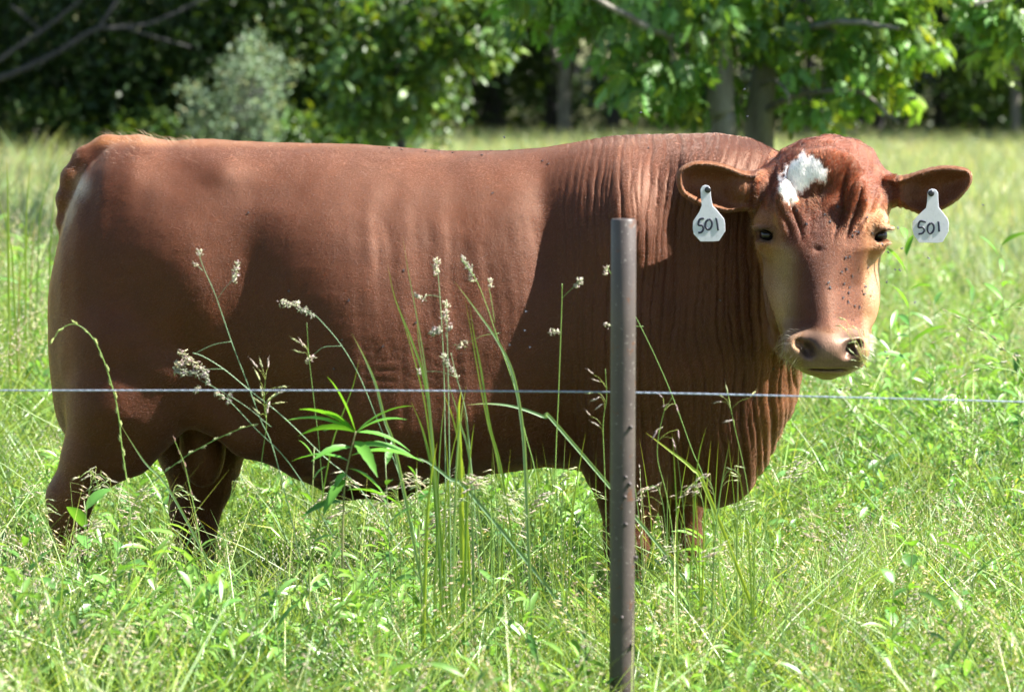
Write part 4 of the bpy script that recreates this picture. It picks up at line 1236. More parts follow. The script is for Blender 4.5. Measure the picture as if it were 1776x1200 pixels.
def random_weed(px_b, py_top, Y, label, seed, n=10, ll=.10, w_=.02, col=np.array([.10, .24, .05])):
    rg = np.random.default_rng(seed)
    tip = P(px_b, py_top, Y)
    e = empty('leafy_weed', (tip.x + rg.uniform(-.04, .04), Y, 0)); tag(e, label, 'weed', 'broad-leaved weeds among the grass')
    org = np.array(e.location)
    c = bez([np.zeros(3), (np.array(tip) - org) * .5 + rg.normal(size=3) * .01, np.array(tip) - org], 6)
    mb = MB(); mb.add(*rings(c, np.linspace(.003, .0012, len(c)), 6), c=np.array([.2, .26, .10]))
    link('stem', mb.mesh('stem'), e, M_STEM)
    for k in range(n):
        u = .35 + .65 * (k + .5) / n
        b = np.array([np.interp(u, np.linspace(0, 1, len(c)), c[:, j]) for j in range(3)])
        az = k * 2.4 + rg.uniform(-.3, .3); el = rg.uniform(.0, .7) + .5 * max(0, u - .8) * 3
        L = ll * rg.uniform(.7, 1.15) * (1.15 - .5 * u)
        t = b + L * np.array([math.cos(az) * math.cos(el), math.sin(az) * math.cos(el), math.sin(el)])
        mb = MB(); mb.add(*lance_leaf(b, t, w_ * rg.uniform(.8, 1.2), .10, rg, col * rg.uniform(.75, 1.35), 7))
        link('leaf', mb.mesh('leaf'), e, M_LEAF)
for i, a in enumerate([
    (146, 868, 7.1, 'leafy weed with a big pale upright leaf in front of the rear hind leg', 9, .13, .034),
    (205, 905, 7.0, 'leafy weed with wide dark leaves just right of the rear hind leg', 8, .14, .044),
    (40, 935, 7.0, 'leafy weed nearest the left edge', 11, .11, .020),
    (98, 1010, 6.7, 'low leafy weed in the lower left corner area', 10, .10, .022),
    (330, 1010, 6.7, 'leafy weed directly below the forward hind leg', 10, .10, .022),
    (478, 1080, 6.5, 'leafy weed with a hanging long leaf at the bottom left of the middle', 9, .13, .020),
    (380, 1020, 6.8, 'bright toothed weed right of the one below the forward hind leg', 10, .08, .028),
    (545, 775, 6.9, 'small leafy weed just left of the tall goldenrod-like one', 10, .085, .016),
    (668, 790, 6.85, 'small leafy weed just right of the tall goldenrod-like one', 12, .095, .017),
    (722, 812, 6.9, 'leafy weed between the goldenrod-like one and the thick grass tuft', 10, .085, .016),
    (930, 1110, 6.4, 'low leafy weed at the bottom left of the post', 8, .11, .018),
    (1585, 930, 7.0, 'trefoil-like weed with broad blue-green leaves at lower right', 8, .075, .034),
    (1550, 1000, 6.8, 'dark low weed just under the trefoil-like one', 10, .07, .030),
    (1690, 960, 6.9, 'weed with long arching lance leaves at lower right', 10, .15, .022),
    (1750, 1060, 6.6, 'leafy weed in the lower right corner', 9, .13, .022),
    (1420, 1075, 6.6, 'low narrow-leaved weed right of the post near the bottom edge', 9, .10, .018),
]):
    random_weed(a[0], a[1], a[2], a[3], 100 + i, a[4], a[5], a[6])
# tall weeds standing behind the bull on the right
for i, (pxx, pyt, Y, lb, n, ll, w_) in enumerate([
    (1570, 400, 10.6, 'tall straight reed-like weed right behind the face of the bull', 12, .20, .024),
    (1735, 415, 11.5, 'tall leafy weed near the right edge at the height of the ear tag', 14, .18, .026),
    (1690, 500, 12.4, 'leafy weed behind, between the two tallest ones', 13, .16, .022),
    (1620, 520, 11.8, 'slender leafy weed right of the nose of the bull', 12, .16, .022),
    (1545, 560, 10.8, 'leafy weed touching the muzzle from behind', 12, .15, .022),
    (1765, 640, 10.2, 'leafy weed behind the ryegrass heads at the right edge', 12, .16, .024),
]):
    random_weed(pxx, pyt, Y, lb, 140 + i, n, ll, w_, np.array([.12, .28, .06]))
# ================================================================== GROUND
m = NT('meadow_soil')
n1 = m.noise(.6, 5, .6); n2 = m.noise(18, 4, .6)
b = m.bsdf(Base_Color=m.mix(n2, m.ramp(n1, [(.35, (.060, .095, .022)), (.65, (.115, .140, .042))]), (.10, .085, .045)), Roughness=.9, Normal=m.bump(n2, .8, .03))
M_SOIL = m.done(b.outputs[0])
gxs = np.r_[np.linspace(-160, -20, 8), np.linspace(-16, 16, 33), np.linspace(20, 160, 8)]
gys = np.r_[np.linspace(-30, -2, 6), np.linspace(0, 100, 60), np.linspace(110, 330, 12)]
XX, YY = np.meshgrid(gxs, gys, indexing='ij')
ZZ = sstep(95, 230, YY) * 26 + .05 * vnoise(XX / 6, YY / 6, 0 * XX, 5, 2) * sstep(12, 20, YY)
v = np.stack([XX, YY, ZZ], -1).reshape(-1, 3)
I = np.arange(v.shape[0]).reshape(XX.shape)
q = np.stack([I[:-1, :-1], I[1:, :-1], I[1:, 1:], I[:-1, 1:]], -1).reshape(-1, 4)
link('ground', mesh_np('ground', v, q), None, M_SOIL)['kind'] = 'structure'

# ================================================================== GRASS (scattered tufts)
M_GRASS = leaf_mat('meadow_grass', .45, .36, .7, sat_t=(1.15, 1.12, .55), vary=.30)
protos = bpy.data.collections.new('grass_tufts')       # not linked to the scene: only a source for the scatter
def tuft(name, seed, nb, h0, h1, w0, w1, spread, cols, lean=.35, nstem=0, hs=(.5, .7), nleaf=0, dead=0, segs=5):
    rg = np.random.default_rng(seed)
    V, F, C, n = [], [], [], 0
    def put(v, f, c):
        nonlocal n
        V.append(v); C.append(c); F.extend([[i + n for i in q] for q in f]); n += len(v)
    for k in range(nb):
        az = rg.uniform(0, 2 * PI); r = spread * math.sqrt(rg.random())
        b = np.array([r * math.cos(az), r * math.sin(az), -.01])
        h = rg.uniform(h0, h1); ln = rg.uniform(.1, 1) * lean * h; az2 = rg.uniform(0, 2 * PI)
        u = np.linspace(0, 1, segs)
        flop = rg.uniform(0, 1) ** 2 * .55
        p = b + np.stack([np.cos(az2) * ln * u ** 1.7 * 1.6, np.sin(az2) * ln * u ** 1.7 * 1.6, h * (u - flop * u ** 3.2)], 1)
        c = cols[rg.integers(len(cols))] * rg.uniform(.75, 1.25)
        a3 = rg.uniform(0, PI)
        v, f, cc = ribbon(p, rg.uniform(w0, w1), up=(math.cos(a3), math.sin(a3), .15), col=c, tipcol=c * np.array([1.7, 1.15, .8]) if rg.random() < .4 else None)
        put(v, f, cc)
    for k in range(dead):
        az = rg.uniform(0, 2 * PI); L = rg.uniform(.10, .30); z = rg.uniform(.02, h0)
        b = np.array([rg.uniform(-spread, spread) * 1.5, rg.uniform(-spread, spread) * 1.5, z])
        d = np.array([math.cos(az), math.sin(az), rg.uniform(-.3, .6)]); u = np.linspace(0, 1, 4)[:, None]
        v, f, cc = ribbon(b + d * L * u + np.array([0, 0, .03]) * 4 * u * (1 - u), .003, col=np.array([.50, .45, .30]) * rg.uniform(.6, 1.2))
        put(v, f, cc)
    for k in range(nstem):
        az = rg.uniform(0, 2 * PI); h = rg.uniform(*hs); ln = rg.uniform(.05, .35) * h
        b = np.array([rg.uniform(-spread, spread), rg.uniform(-spread, spread), 0])
        u = np.linspace(0, 1, 6)[:, None]
        p = b + np.hstack([np.cos(az) * ln * u ** 2, np.sin(az) * ln * u ** 2, h * (u - .12 * u ** 3)])
        c = np.array([.26, .34, .12]) * rg.uniform(.8, 1.2)
        v, f = rings(p, np.linspace(.0011, .0005, 6), 3, cap=False)
        put(v, f, np.tile(c, (len(v), 1)))
        hc = [np.array([.62, .58, .44]), np.array([.52, .44, .40]), np.array([.44, .50, .28]), np.array([.70, .66, .56])][rg.integers(4)]
        kind = rg.integers(3)
        side = rg.uniform(0, 2 * PI)
        ns = (9, 12, 14)[kind]
        for j in range(ns):
            uu = 1 - .24 * j / ns
            q = np.array([np.interp(uu, u[:, 0], p[:, i]) for i in range(3)])
            a4 = side + rg.normal() * (1.2, .8, 2.5)[kind]
            out = np.array([math.cos(a4), math.sin(a4), 0])
            rad = (.006, .034, .012)[kind] * rg.uniform(.5, 1.2)
            dr = (p[-1] - p[-2]); dr = dr / np.linalg.norm(dr)
            q2 = q + out * rad + dr * rad * .3 - np.array([0, 0, rad * .35])
            v, f, cc = spikelet(q2, dr * (.9, .2, .8)[kind] + out * (.25, .8, .4)[kind] - np.array([0, 0, .45]) * (kind == 1), (.010, .020, .012)[kind] * rg.uniform(.8, 1.2), (.0030, .0036, .0028)[kind], hc * rg.uniform(.8, 1.2))
            put(v, f, cc)
            if kind and j % 2 == 0:
                v, f = rings([q, q2], .0003, 3, cap=False); put(v, f, np.tile(c, (len(v), 1)))
    for k in range(nleaf):
        pass
    return V, F, C
def finish(name, V, F, C):
    v = np.concatenate(V); c = np.concatenate(C)
    me = mesh_np(name, v, F, c)
    me.materials.append(M_GRASS)
    me.polygons.foreach_set('use_smooth', np.ones(len(me.polygons), bool))
    o = bpy.data.objects.new(name, me); protos.objects.link(o); return o
def weed_proto(name, seed, h, nl, ll, w_, col):
    rg = np.random.default_rng(seed); V, F, C, n = [], [], [], 0
    def put(v, f, c):
        nonlocal n
        V.append(v); C.append(c); F.extend([[i + n for i in q] for q in f]); n += len(v)
    for s in range(3):
        b = np.array([rg.uniform(-.04, .04), rg.uniform(-.04, .04), 0]); hh = h * rg.uniform(.7, 1.1)
        t = b + np.array([rg.uniform(-.06, .06), rg.uniform(-.06, .06), hh])
        v, f = rings([b, (b + t) / 2 + rg.normal(size=3) * .006, t], [.002, .0016, .001], 4, cap=False); put(v, f, np.tile([.2, .28, .1], (len(v), 1)))
        for k in range(nl):
            u = .2 + .8 * (k + .5) / nl; p = b + (t - b) * u; az = k * 2.4 + rg.uniform(-.4, .4); el = rg.uniform(-.1, .8)
            L = ll * rg.uniform(.6, 1.1) * (1.2 - .5 * u)
            q = p + L * np.array([math.cos(az) * math.cos(el), math.sin(az) * math.cos(el), math.sin(el)])
            put(*lance_leaf(p, q, w_ * rg.uniform(.8, 1.2), .10, rg, col * rg.uniform(.75, 1.3), 5))
    return V, F, C
greens = [G_MID, G_LIME, G_BLUE * .95, G_MID * .8, G_LIME * .85]
types = []
def reg(name, VFC, kind): types.append((finish(name, *VFC), kind))
reg('a0_tuft', tuft('a', 1, 20, .22, .50, .0045, .0100, .05, greens, .45, dead=4), 'blade')
reg('a1_tuft', tuft('a', 2, 22, .16, .42, .0035, .0080, .05, greens, .7, dead=6), 'blade')
reg('a2_tuft', tuft('a', 3, 16, .26, .58, .0060, .0130, .05, greens, .5, dead=3), 'blade')
reg('a3_tuft', tuft('a', 4, 26, .12, .34, .0030, .0065, .06, greens, .8, dead=8), 'blade')
reg('a4_tuft', tuft('a', 14, 12, .30, .62, .0040, .0090, .04, greens, .9, dead=2), 'blade')
reg('b0_seed', tuft('b', 5, 8, .20, .46, .003, .007, .05, greens, .5, nstem=2, hs=(.42, .66)), 'seed')
reg('b1_seed', tuft('b', 6, 8, .20, .46, .003, .007, .05, greens, .6, nstem=2, hs=(.40, .62)), 'seed')
reg('b2_seed', tuft('b', 7, 6, .20, .46, .003, .007, .05, greens, .5, nstem=3, hs=(.48, .72)), 'seed')
reg('c0_weed', weed_proto('c', 8, .36, 9, .090, .018, np.array([.13, .28, .08])), 'weed')
reg('c1_weed', weed_proto('c', 9, .26, 8, .075, .028, np.array([.10, .24, .08])), 'weed')
reg('c2_weed', weed_proto('c', 10, .44, 12, .105, .014, np.array([.17, .33, .07])), 'weed')
reg('d0_far', tuft('d', 11, 16, .30, .60, .010, .018, .16, [np.array([.25, .34, .19]), np.array([.33, .38, .25]), np.array([.19, .32, .14])], .5, segs=4), 'far')
reg('d1_far', tuft('d', 12, 14, .35, .70, .009, .016, .16, [np.array([.44, .42, .33]), np.array([.37, .39, .28]), np.array([.30, .36, .22])], .5, segs=4), 'far')
reg('d2_far', tuft('d', 13, 14, .35, .62, .010, .018, .16, [np.array([.20, .33, .15]), np.array([.23, .36, .17]), np.array([.29, .37, .22])], .5, segs=4), 'far')
order_ = sorted(range(len(types)), key=lambda i: types[i][0].name)
IDX = {k: [order_.index(i) for i, t_ in enumerate(types) if t_[1] == k] for k in ('blade', 'seed', 'weed', 'far')}

def scatter(name, pts, rot, scl, idx, label):
    me = bpy.data.meshes.new(name)
    me.vertices.add(len(pts)); me.vertices.foreach_set('co', pts.astype(np.float32).ravel())
    a = me.attributes.new('rot', 'FLOAT_VECTOR', 'POINT'); a.data.foreach_set('vector', rot.astype(np.float32).ravel())
    a = me.attributes.new('scl', 'FLOAT_VECTOR', 'POINT'); a.data.foreach_set('vector', scl.astype(np.float32).ravel())
    a = me.attributes.new('idx', 'INT', 'POINT'); a.data.foreach_set('value', idx.astype(np.int32))
    o = bpy.data.objects.new(name, me); COL.objects.link(o)
    ng = bpy.data.node_groups.new(name, 'GeometryNodeTree')
    ng.interface.new_socket('Geometry', in_out='INPUT', socket_type='NodeSocketGeometry')
    ng.interface.new_socket('Geometry', in_out='OUTPUT', socket_type='NodeSocketGeometry')
    N = ng.nodes; L = ng.links
    gi, go = N.new('NodeGroupInput'), N.new('NodeGroupOutput')
    ci = N.new('GeometryNodeCollectionInfo'); ci.inputs['Collection'].default_value = protos
    ci.inputs['Separate Children'].default_value = True; ci.inputs['Reset Children'].default_value = True
    iop = N.new('GeometryNodeInstanceOnPoints'); iop.inputs['Pick Instance'].default_value = True
    def at(nm, ty):
        q = N.new('GeometryNodeInputNamedAttribute'); q.data_type = ty; q.inputs['Name'].default_value = nm
        return [s for s in q.outputs if s.enabled][0]
    L.new(gi.outputs[0], iop.inputs['Points']); L.new(ci.outputs[0], iop.inputs['Instance'])
    L.new(at('idx', 'INT'), iop.inputs['Instance Index'])
    e2r = N.new('FunctionNodeEulerToRotation'); L.new(at('rot', 'FLOAT_VECTOR'), e2r.inputs[0]); L.new(e2r.outputs[0], iop.inputs['Rotation'])
    L.new(at('scl', 'FLOAT_VECTOR'), iop.inputs['Scale'])
    L.new(iop.outputs[0], go.inputs[0])
    md = o.modifiers.new('scatter', 'NODES'); md.node_group = ng
    tag(o, label, kind='stuff')
    return o
def zone(y0, y1, dens, xe=1.2, xk=.205, seed=0):
    rg = np.random.default_rng(seed)
    ymax = xk * y1 + xe
    n = int(dens * (y1 - y0) * 2 * ymax)
    x = rg.uniform(-ymax, ymax, n); y = rg.uniform(y0, y1, n)
    k = np.abs(x) < xk * y + xe
    return x[k], y[k], rg
def make_zone(name, y0, y1, dens, mix, smin_, smax_, label, seed, patch=True):
    x, y, rg = zone(y0, y1, dens, seed=seed)
    n = len(x)
    keep = np.ones(n, bool)
    # feet of the bull trample a little; keep the post clear
    keep &= (x - post.location.x) ** 2 + (y - YP) ** 2 > .03 ** 2
    x, y = x[keep], y[keep]; n = len(x)
    kinds = rg.choice(len(mix), n, p=np.array([m_[1] for m_ in mix]) / sum(m_[1] for m_ in mix))
    pn = vnoise(x / 1.7, y / 1.7, 0 * x, seed + 3, 2)
    idx = np.zeros(n, int)
    for j, (k, _) in enumerate(mix):
        s = kinds == j
        idx[s] = rg.choice(IDX[k], s.sum())
    if patch:
        w_ = np.array(IDX['weed']); s = (pn > .30) & (rg.random(n) < .30)
        idx[s] = rg.choice(w_, s.sum())
    sc = rg.uniform(smin_, smax_, n) * (1 + .18 * vnoise(x / .9, y / .9, 0 * x, seed + 5, 2))
    sc = sc * (1 - .16 * sstep(7.0, 7.8, y) * (y < 9.3))
    sc = sc * (1 + .40 * (y > 10.5) * sstep(-.130, -.152, x / y))
    under = (np.abs(y - Y0) < .42) & (x > bull.location.x - 1.15) & (x < bull.location.x + 1.25)
    sc = np.where(under, np.minimum(sc, .8) * .75, sc)
    tall = np.isin(idx, IDX['seed'])
    sc = np.where(under & tall, sc * .75, sc)
    rot = np.stack([rg.normal(0, .12, n), rg.normal(0, .12, n), rg.uniform(0, 2 * PI, n)], 1)
    scl = np.stack([sc, sc, sc * rg.uniform(.85, 1.15, n)], 1)
    z = .05 * vnoise(x / 6, y / 6, 0 * x, 5, 2) * sstep(12, 20, y)
    return scatter(name, np.stack([x, y, z - .01], 1), rot, scl, idx, label)
make_zone('near_grass', 4.6, 9.2, 360, [('blade', .72), ('seed', .16), ('weed', .12)], .72, 1.12, 'bright tangled meadow grass and weeds around the bull and the post', 11)
make_zone('middle_grass', 9.2, 20, 170, [('blade', .62), ('seed', .20), ('weed', .18)], .75, 1.15, 'sunlit meadow grass behind the bull', 12)
make_zone('far_grass', 20, 74, 22, [('far', .9), ('seed', .1)], .9, 1.25, 'pale open hay field reaching to the wood', 13, False)
# ================================================================== TREES
M_FOL = leaf_mat('tree_leaves', .42, .46, .6, sat_t=(1.45, 1.20, .30), vary=0)
M_FOL_S = leaf_mat('silver_leaves', .25, .50, .4, sat_t=(1.1, 1.1, .6), vary=0)
def bark(name, c0, c1):
    m = NT(name)
    tc = m.n('ShaderNodeTexCoord').outputs['Object']
    mp = m.n('ShaderNodeMapping'); mp.inputs['Scale'].default_value = (14, 14, 2.2); m.l(tc, mp.inputs[0])
    nz = m.noise(1.0, 5, .65, mp.outputs[0])
    b = m.bsdf(Base_Color=m.ramp(nz, [(.35, c0), (.65, c1)]), Roughness=.85, Normal=m.bump(nz, .9, .04))
    return m.done(b.outputs[0])
M_BARK = bark('grey_bark', (.10, .09, .075), (.25, .23, .195))
M_BARKD = bark('dark_bark', (.022, .021, .024), (.062, .058, .060))
def leaf_template(nl=1, L=1.0, wd=.38):
    """nl=1: a single pointed leaf; nl>1: a drooping compound leaf with nl leaflets. unit length, along +X"""
    def one(b, d, up, L_, w_):
        d = d / np.linalg.norm(d); s = np.cross(d, up); s /= np.linalg.norm(s); n_ = np.cross(s, d)
        p = [b, b + d * L_ * .33 - n_ * .02 * L_, b + d * L_ * .68 - n_ * .07 * L_, b + d * L_ - n_ * .18 * L_]
        v = [p[0], p[1] + s * w_ * .5 + n_ * w_ * .12, p[1] - s * w_ * .5 + n_ * w_ * .12, p[2] + s * w_ * .42 + n_ * w_ * .10, p[2] - s * w_ * .42 + n_ * w_ * .10, p[3]]
        return v, [[0, 1, 2], [1, 3, 4, 2], [3, 5, 4]]
    V, F = [], []
    up = np.array([0, 0, 1.0])
    if nl == 1:
        v, f = one(np.zeros(3), np.array([1.0, 0, 0]), up, L, wd); V += v; F += f
    else:
        m_ = (nl - 1) // 2
        for k in range(m_):
            u = .25 + .6 * k / max(1, m_ - 1)
            b = np.array([u * .6, 0, -.12 * u * u])
            for s_ in (-1, 1):
                v, f = one(b, np.array([.55, s_ * .8, -.35]), up, .42 * L, .17); F += [[i + len(V) for i in q] for q in f]; V += v
        v, f = one(np.array([.6, 0, -.12]), np.array([1, 0, -.55]), up, .46 * L, .19); F += [[i + len(V) for i in q] for q in f]; V += v
    tri = []
    for q in F:
        tri.append([q[0], q[1], q[2]])
        if len(q) == 4: tri.append([q[0], q[2], q[3]])
    return np.array(V), np.array(tri)
LT1, LT7 = leaf_template(1, 1, .42), leaf_template(7)
LT1N = leaf_template(1, 1, .30)
def stamp(name, tmpl, pos, size, tint, rg, droop=.3, mat=None, parent=None):
    """leaves at pos (N,3), each turned at random, one mesh"""
    N = len(pos); tv, tf = tmpl
    az = rg.uniform(0, 2 * PI, N); pit = rg.normal(-droop, .55, N); rol = rg.normal(0, .6, N)
    ca, sa, cp_, sp_, cr, sr = np.cos(az), np.sin(az), np.cos(pit), np.sin(pit), np.cos(rol), np.sin(rol)
    Xd = np.stack([ca * cp_, sa * cp_, sp_], 1)
    Yd0 = np.stack([-sa, ca, 0 * sa], 1); Zd0 = np.cross(Xd, Yd0)
    Yd = Yd0 * cr[:, None] + Zd0 * sr[:, None]; Zd = np.cross(Xd, Yd)
    V = pos[:, None, :] + size[:, None, None] * (tv[None, :, 0:1] * Xd[:, None] + tv[None, :, 1:2] * Yd[:, None] + tv[None, :, 2:3] * Zd[:, None])
    F = (tf[None] + (np.arange(N) * len(tv))[:, None, None]).reshape(-1, 3)
    C = np.repeat(tint, len(tv), 0)
    me = mesh_np(name, V.reshape(-1, 3), F, C)
    return link(name, me, parent, mat or M_FOL, smooth=False)
def clumps(rg, centers, rad, per, flat=.6):
    """cluster points around centres"""
    c = np.repeat(centers, per, 0)
    d = rg.normal(size=c.shape) * np.asarray(rad) * np.array([1, 1, flat])
    return c + d
def tints(rg, n, base, vary=.3, yellow=.1):
    t = np.asarray(base) * rg.uniform(1 - vary, 1 + vary, (n, 1)) * rg.uniform(.9, 1.1, (n, 3))
    y = rg.random(n) < yellow
    t[y] = t[y] * np.array([1.7, 1.25, .8])
    return t
def limb(mb, pts, r0, r1, n=6, sides=8, wob=.0, rg=None):
    c = bez(pts, n)
    if rg is not None and wob: c = c + rg.normal(size=c.shape) * wob
    mb.add(*rings(c, np.linspace(r0, r1, len(c)) , sides))
    return c
# ---------- the pasture tree on the right (two trunks), 19 m away
def at(px_, py_, Y): return np.array(P(px_, py_, Y))
def tree_base(px_, Y): 
    p = P(px_, 400, Y); return Vector((p.x, Y, 0))
def crown_points(rg, c, r, n):
    d = rg.normal(size=(n, 3)); d /= np.linalg.norm(d, axis=1)[:, None]
    return np.array(c) + d * (rg.random(n) ** .45)[:, None] * np.array(r)
LEAFC = np.array([.066, .138, .030])
def pasture_tree(label, px_b, Y, r0, limbs, poly, n_low, cc, cr, n_high, seed, gy=(.0, 0.0)):
    rg = np.random.default_rng(seed)
    base = tree_base(px_b, Y)
    e = empty('pasture_tree', base); tag(e, label, 'tree', 'pair of pasture trees with light green leaves')
    o = np.array(base)
    mb = MB()
    tops = []
    for pts, ra, rb in limbs:
        q = [np.array(p) - o for p in pts]
        tops.append(limb(mb, q, ra, rb, 6, 10, .004, rg))
    link('trunk', mb.mesh('trunk'), e, M_BARK)
    # low hanging sprays seen in the picture (sample inside their outline, spread in depth)
    xs = [p[0] for p in poly]; ys = [p[1] for p in poly]
    pts = []
    while len(pts) < n_low:
        x = rg.uniform(min(xs), max(xs)); y = rg.uniform(min(ys), max(ys))
        if inpoly(np.array([x]), np.array([y]), poly)[0] and vnoise(x / 60, y / 50, 0, seed, 2) > .06:
            behind = any(abs(x - t_) < 48 and y > 78 for t_ in (1252, 1320))
            pts.append(at(x, y, Y + (rg.uniform(.35, .9) if behind else rg.uniform(*gy))) - o)
    cen = np.array(pts)
    p = clumps(rg, cen, .06, 5)
    hc = crown_points(rg, np.array(cc) - o, cr, n_high)
    p2 = clumps(rg, hc, .30, 14)
    # twigs
    mbt = MB()
    alls = np.concatenate(tops)
    for c in cen[::3]:
        j = np.argmin(np.linalg.norm(alls - c, axis=1) + .6 * np.abs(alls[:, 2] - c[2] - .35))
        a = alls[j]
        mbt.add(*rings(bez([a, (a + c) / 2 + rg.normal(size=3) * .08 + np.array([0, 0, .06]), c], 3), np.linspace(.012, .004, 7), 4))
    link('twigs', mbt.mesh('twigs'), e, M_BARK)
    ft = stamp('foliage', LT7, p, rg.uniform(.15, .25, len(p)), tints(rg, len(p), LEAFC * 1.9, .5, .25), rg, .65, parent=e)
    fc = stamp('crown', LT1, p2, rg.uniform(.12, .22, len(p2)), tints(rg, len(p2), LEAFC, .3, .1), rg, .3, parent=e)
    return e
YT = 19.5
t1 = [at(1252, 260, YT), at(1250, 180, YT), at(1248, 100, YT), at(1240, 20, YT), at(1232, -120, YT), at(1225, -420, YT)]
b1 = tree_base(1252, YT)
pasture_tree('left trunk of the pasture pair, leafy boughs reaching left over the field', 1252, YT, .1,
    [([np.array(b1)] + t1, .118, .05), ([at(1242, 110, YT), at(1200, 75, YT - .3), at(1150, 60, YT - .6), at(1090, 30, YT - .9), at(1000, -20, YT - 1.1)], .045, .015),
     ([at(1248, 90, YT), at(1262, 40, YT + .2), at(1262, -60, YT + .5), at(1300, -300, YT + .6)], .05, .03), ([at(1240, 60, YT), at(1180, -40, YT - .5), at(1080, -90, YT - 1), at(960, -80, YT - 1.3)], .04, .015)],
    [(880, -60), (905, 45), (930, 30), (960, 40), (975, 95), (1000, 90), (1005, 40), (1060, 45), (1045, 130), (1085, 150), (1090, 190), (1110, 190), (1140, 175), (1200, 182), (1235, 170), (1275, 150), (1290, 60), (1300, -60)],
    160, (b1.x - 1.2, YT + 2.6, 6.4), (2.6, 1.8, 2.0), 260, 301, (-.8, .7))
b2 = tree_base(1318, YT + .5)
pasture_tree('right trunk of the pasture pair, boughs drooping above the head of the bull', 1318, YT + .5, .12,
    [([np.array(b2), at(1316, 260, YT + .5), at(1318, 190, YT + .5), at(1328, 110, YT + .5), at(1334, 20, YT + .5), at(1340, -200, YT + .5), at(1345, -450, YT + .5)], .120, .05),
     ([at(1322, 200, YT + .5), at(1370, 170, YT + .2), at(1440, 158, YT), at(1500, 165, YT - .2), at(1560, 215, YT - .4)], .030, .008),
     ([at(1330, 110, YT + .5), at(1380, 60, YT + .2), at(1460, 40, YT - .4), at(1560, 50, YT - .8)], .04, .012), ([at(1320, 150, YT + .5), at(1345, 140, YT), at(1365, 160, YT - .3), at(1370, 185, YT - .3)], .015, .008),
     ([at(1334, 20, YT + .5), at(1440, -60, YT), at(1600, -70, YT - .6), at(1740, -30, YT - .9)], .045, .012), ([at(1400, 168, YT), at(1425, 190, YT - .3), at(1440, 215, YT - .4)], .012, .006)],
    [(1290, -60), (1290, 60), (1300, 150), (1345, 165), (1375, 190), (1400, 178), (1425, 190), (1440, 215), (1455, 215), (1460, 180), (1500, 160), (1520, 190), (1545, 195), (1575, 180), (1578, 140), (1560, 100), (1600, 95), (1612, 60), (1590, 20), (1610, -60)],
    200, (b2.x + .9, YT + 3.0, 6.6), (2.6, 1.8, 2.0), 260, 302, (-.8, .7))
b3 = tree_base(2050, 18.5)
pasture_tree('tree beyond the right edge whose leafy spray hangs into the upper right corner', 2050, 18.5, .1,
    [([np.array(b3), at(2050, 200, 18.5), at(2040, -100, 18.5), at(2045, -400, 18.5)], .12, .06), ([at(2040, -60, 18.5), at(1900, -50, 18.2), at(1780, -20, 18), at(1690, 10, 17.8)], .035, .008)],
    [(1625, -60), (1650, 20), (1690, 50), (1710, 45), (1720, 90), (1740, 85), (1745, 30), (1776, 20), (1830, 60), (1900, 60), (1900, -60)],
    120, (b3.x, 19.5, 6.6), (2.2, 2.0, 2.0), 300, 303, (-.6, .6))
# ---------- big dark tree mass on the left, 27 m
def big_tree(label, base, trunk_r, h, cc, cr, n, per, leaf, seed, extra=None, tint=LEAFC, low=None, parts=None, group=None, name='broadleaf_tree', rad=.35, droop=.3, lt=None, spread=(.07, .12)):
    rg = np.random.default_rng(seed)
    e = empty(name, base); tag(e, label, 'tree', group)
    o = np.array(base, float)
    mb = MB()
    limb(mb, [np.zeros(3), np.array([.05, 0, h * .3]), np.array([-.05, .1, h * .65]), np.array([.1, 0, h])], trunk_r, trunk_r * .4, 6, 10, .01, rg)
    for k in range(7):
        az = rg.uniform(0, 2 * PI); z0 = h * rg.uniform(.25, .8); L = cr[0] * rg.uniform(.5, .9)
        limb(mb, [np.array([0, 0, z0]), np.array([math.cos(az) * L * .4, math.sin(az) * L * .4, z0 + L * .25]), np.array([math.cos(az) * L, math.sin(az) * L, z0 + L * .35])], trunk_r * .35, .015, 5, 7, .02, rg)
    if extra:
        for pts, ra, rb in extra: limb(mb, [np.array(p) - o for p in pts], ra, rb, 8, 8, .004, rg)
    link('trunk', mb.mesh('trunk'), e, M_BARKD)
    cen = crown_points(rg, np.array(cc) - o, cr, n)
    if low is not None:
        cen = np.concatenate([cen, np.asarray(low) - o])
    p = clumps(rg, cen, rad, per)
    p = p[p[:, 2] > .15]
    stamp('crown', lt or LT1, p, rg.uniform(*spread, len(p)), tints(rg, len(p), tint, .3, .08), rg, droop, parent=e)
    return e
def poly_pts(rg, poly, n, Y0_, Y1_, thr=-.3, s=70, seed=1):
    xs = [p[0] for p in poly]; ys = [p[1] for p in poly]; out = []
    while len(out) < n:
        x = rg.uniform(min(xs), max(xs), n * 3); y = rg.uniform(min(ys), max(ys), n * 3)
        k = inpoly(x, y, poly) & (vnoise(x / s, y / s, 0 * x, seed, 2) > thr)
        for a, b in zip(x[k], y[k]): out.append(at(a, b, rg.uniform(Y0_, Y1_)))
    return np.array(out[:n])
rgL = np.random.default_rng(44)
YL = 46.0
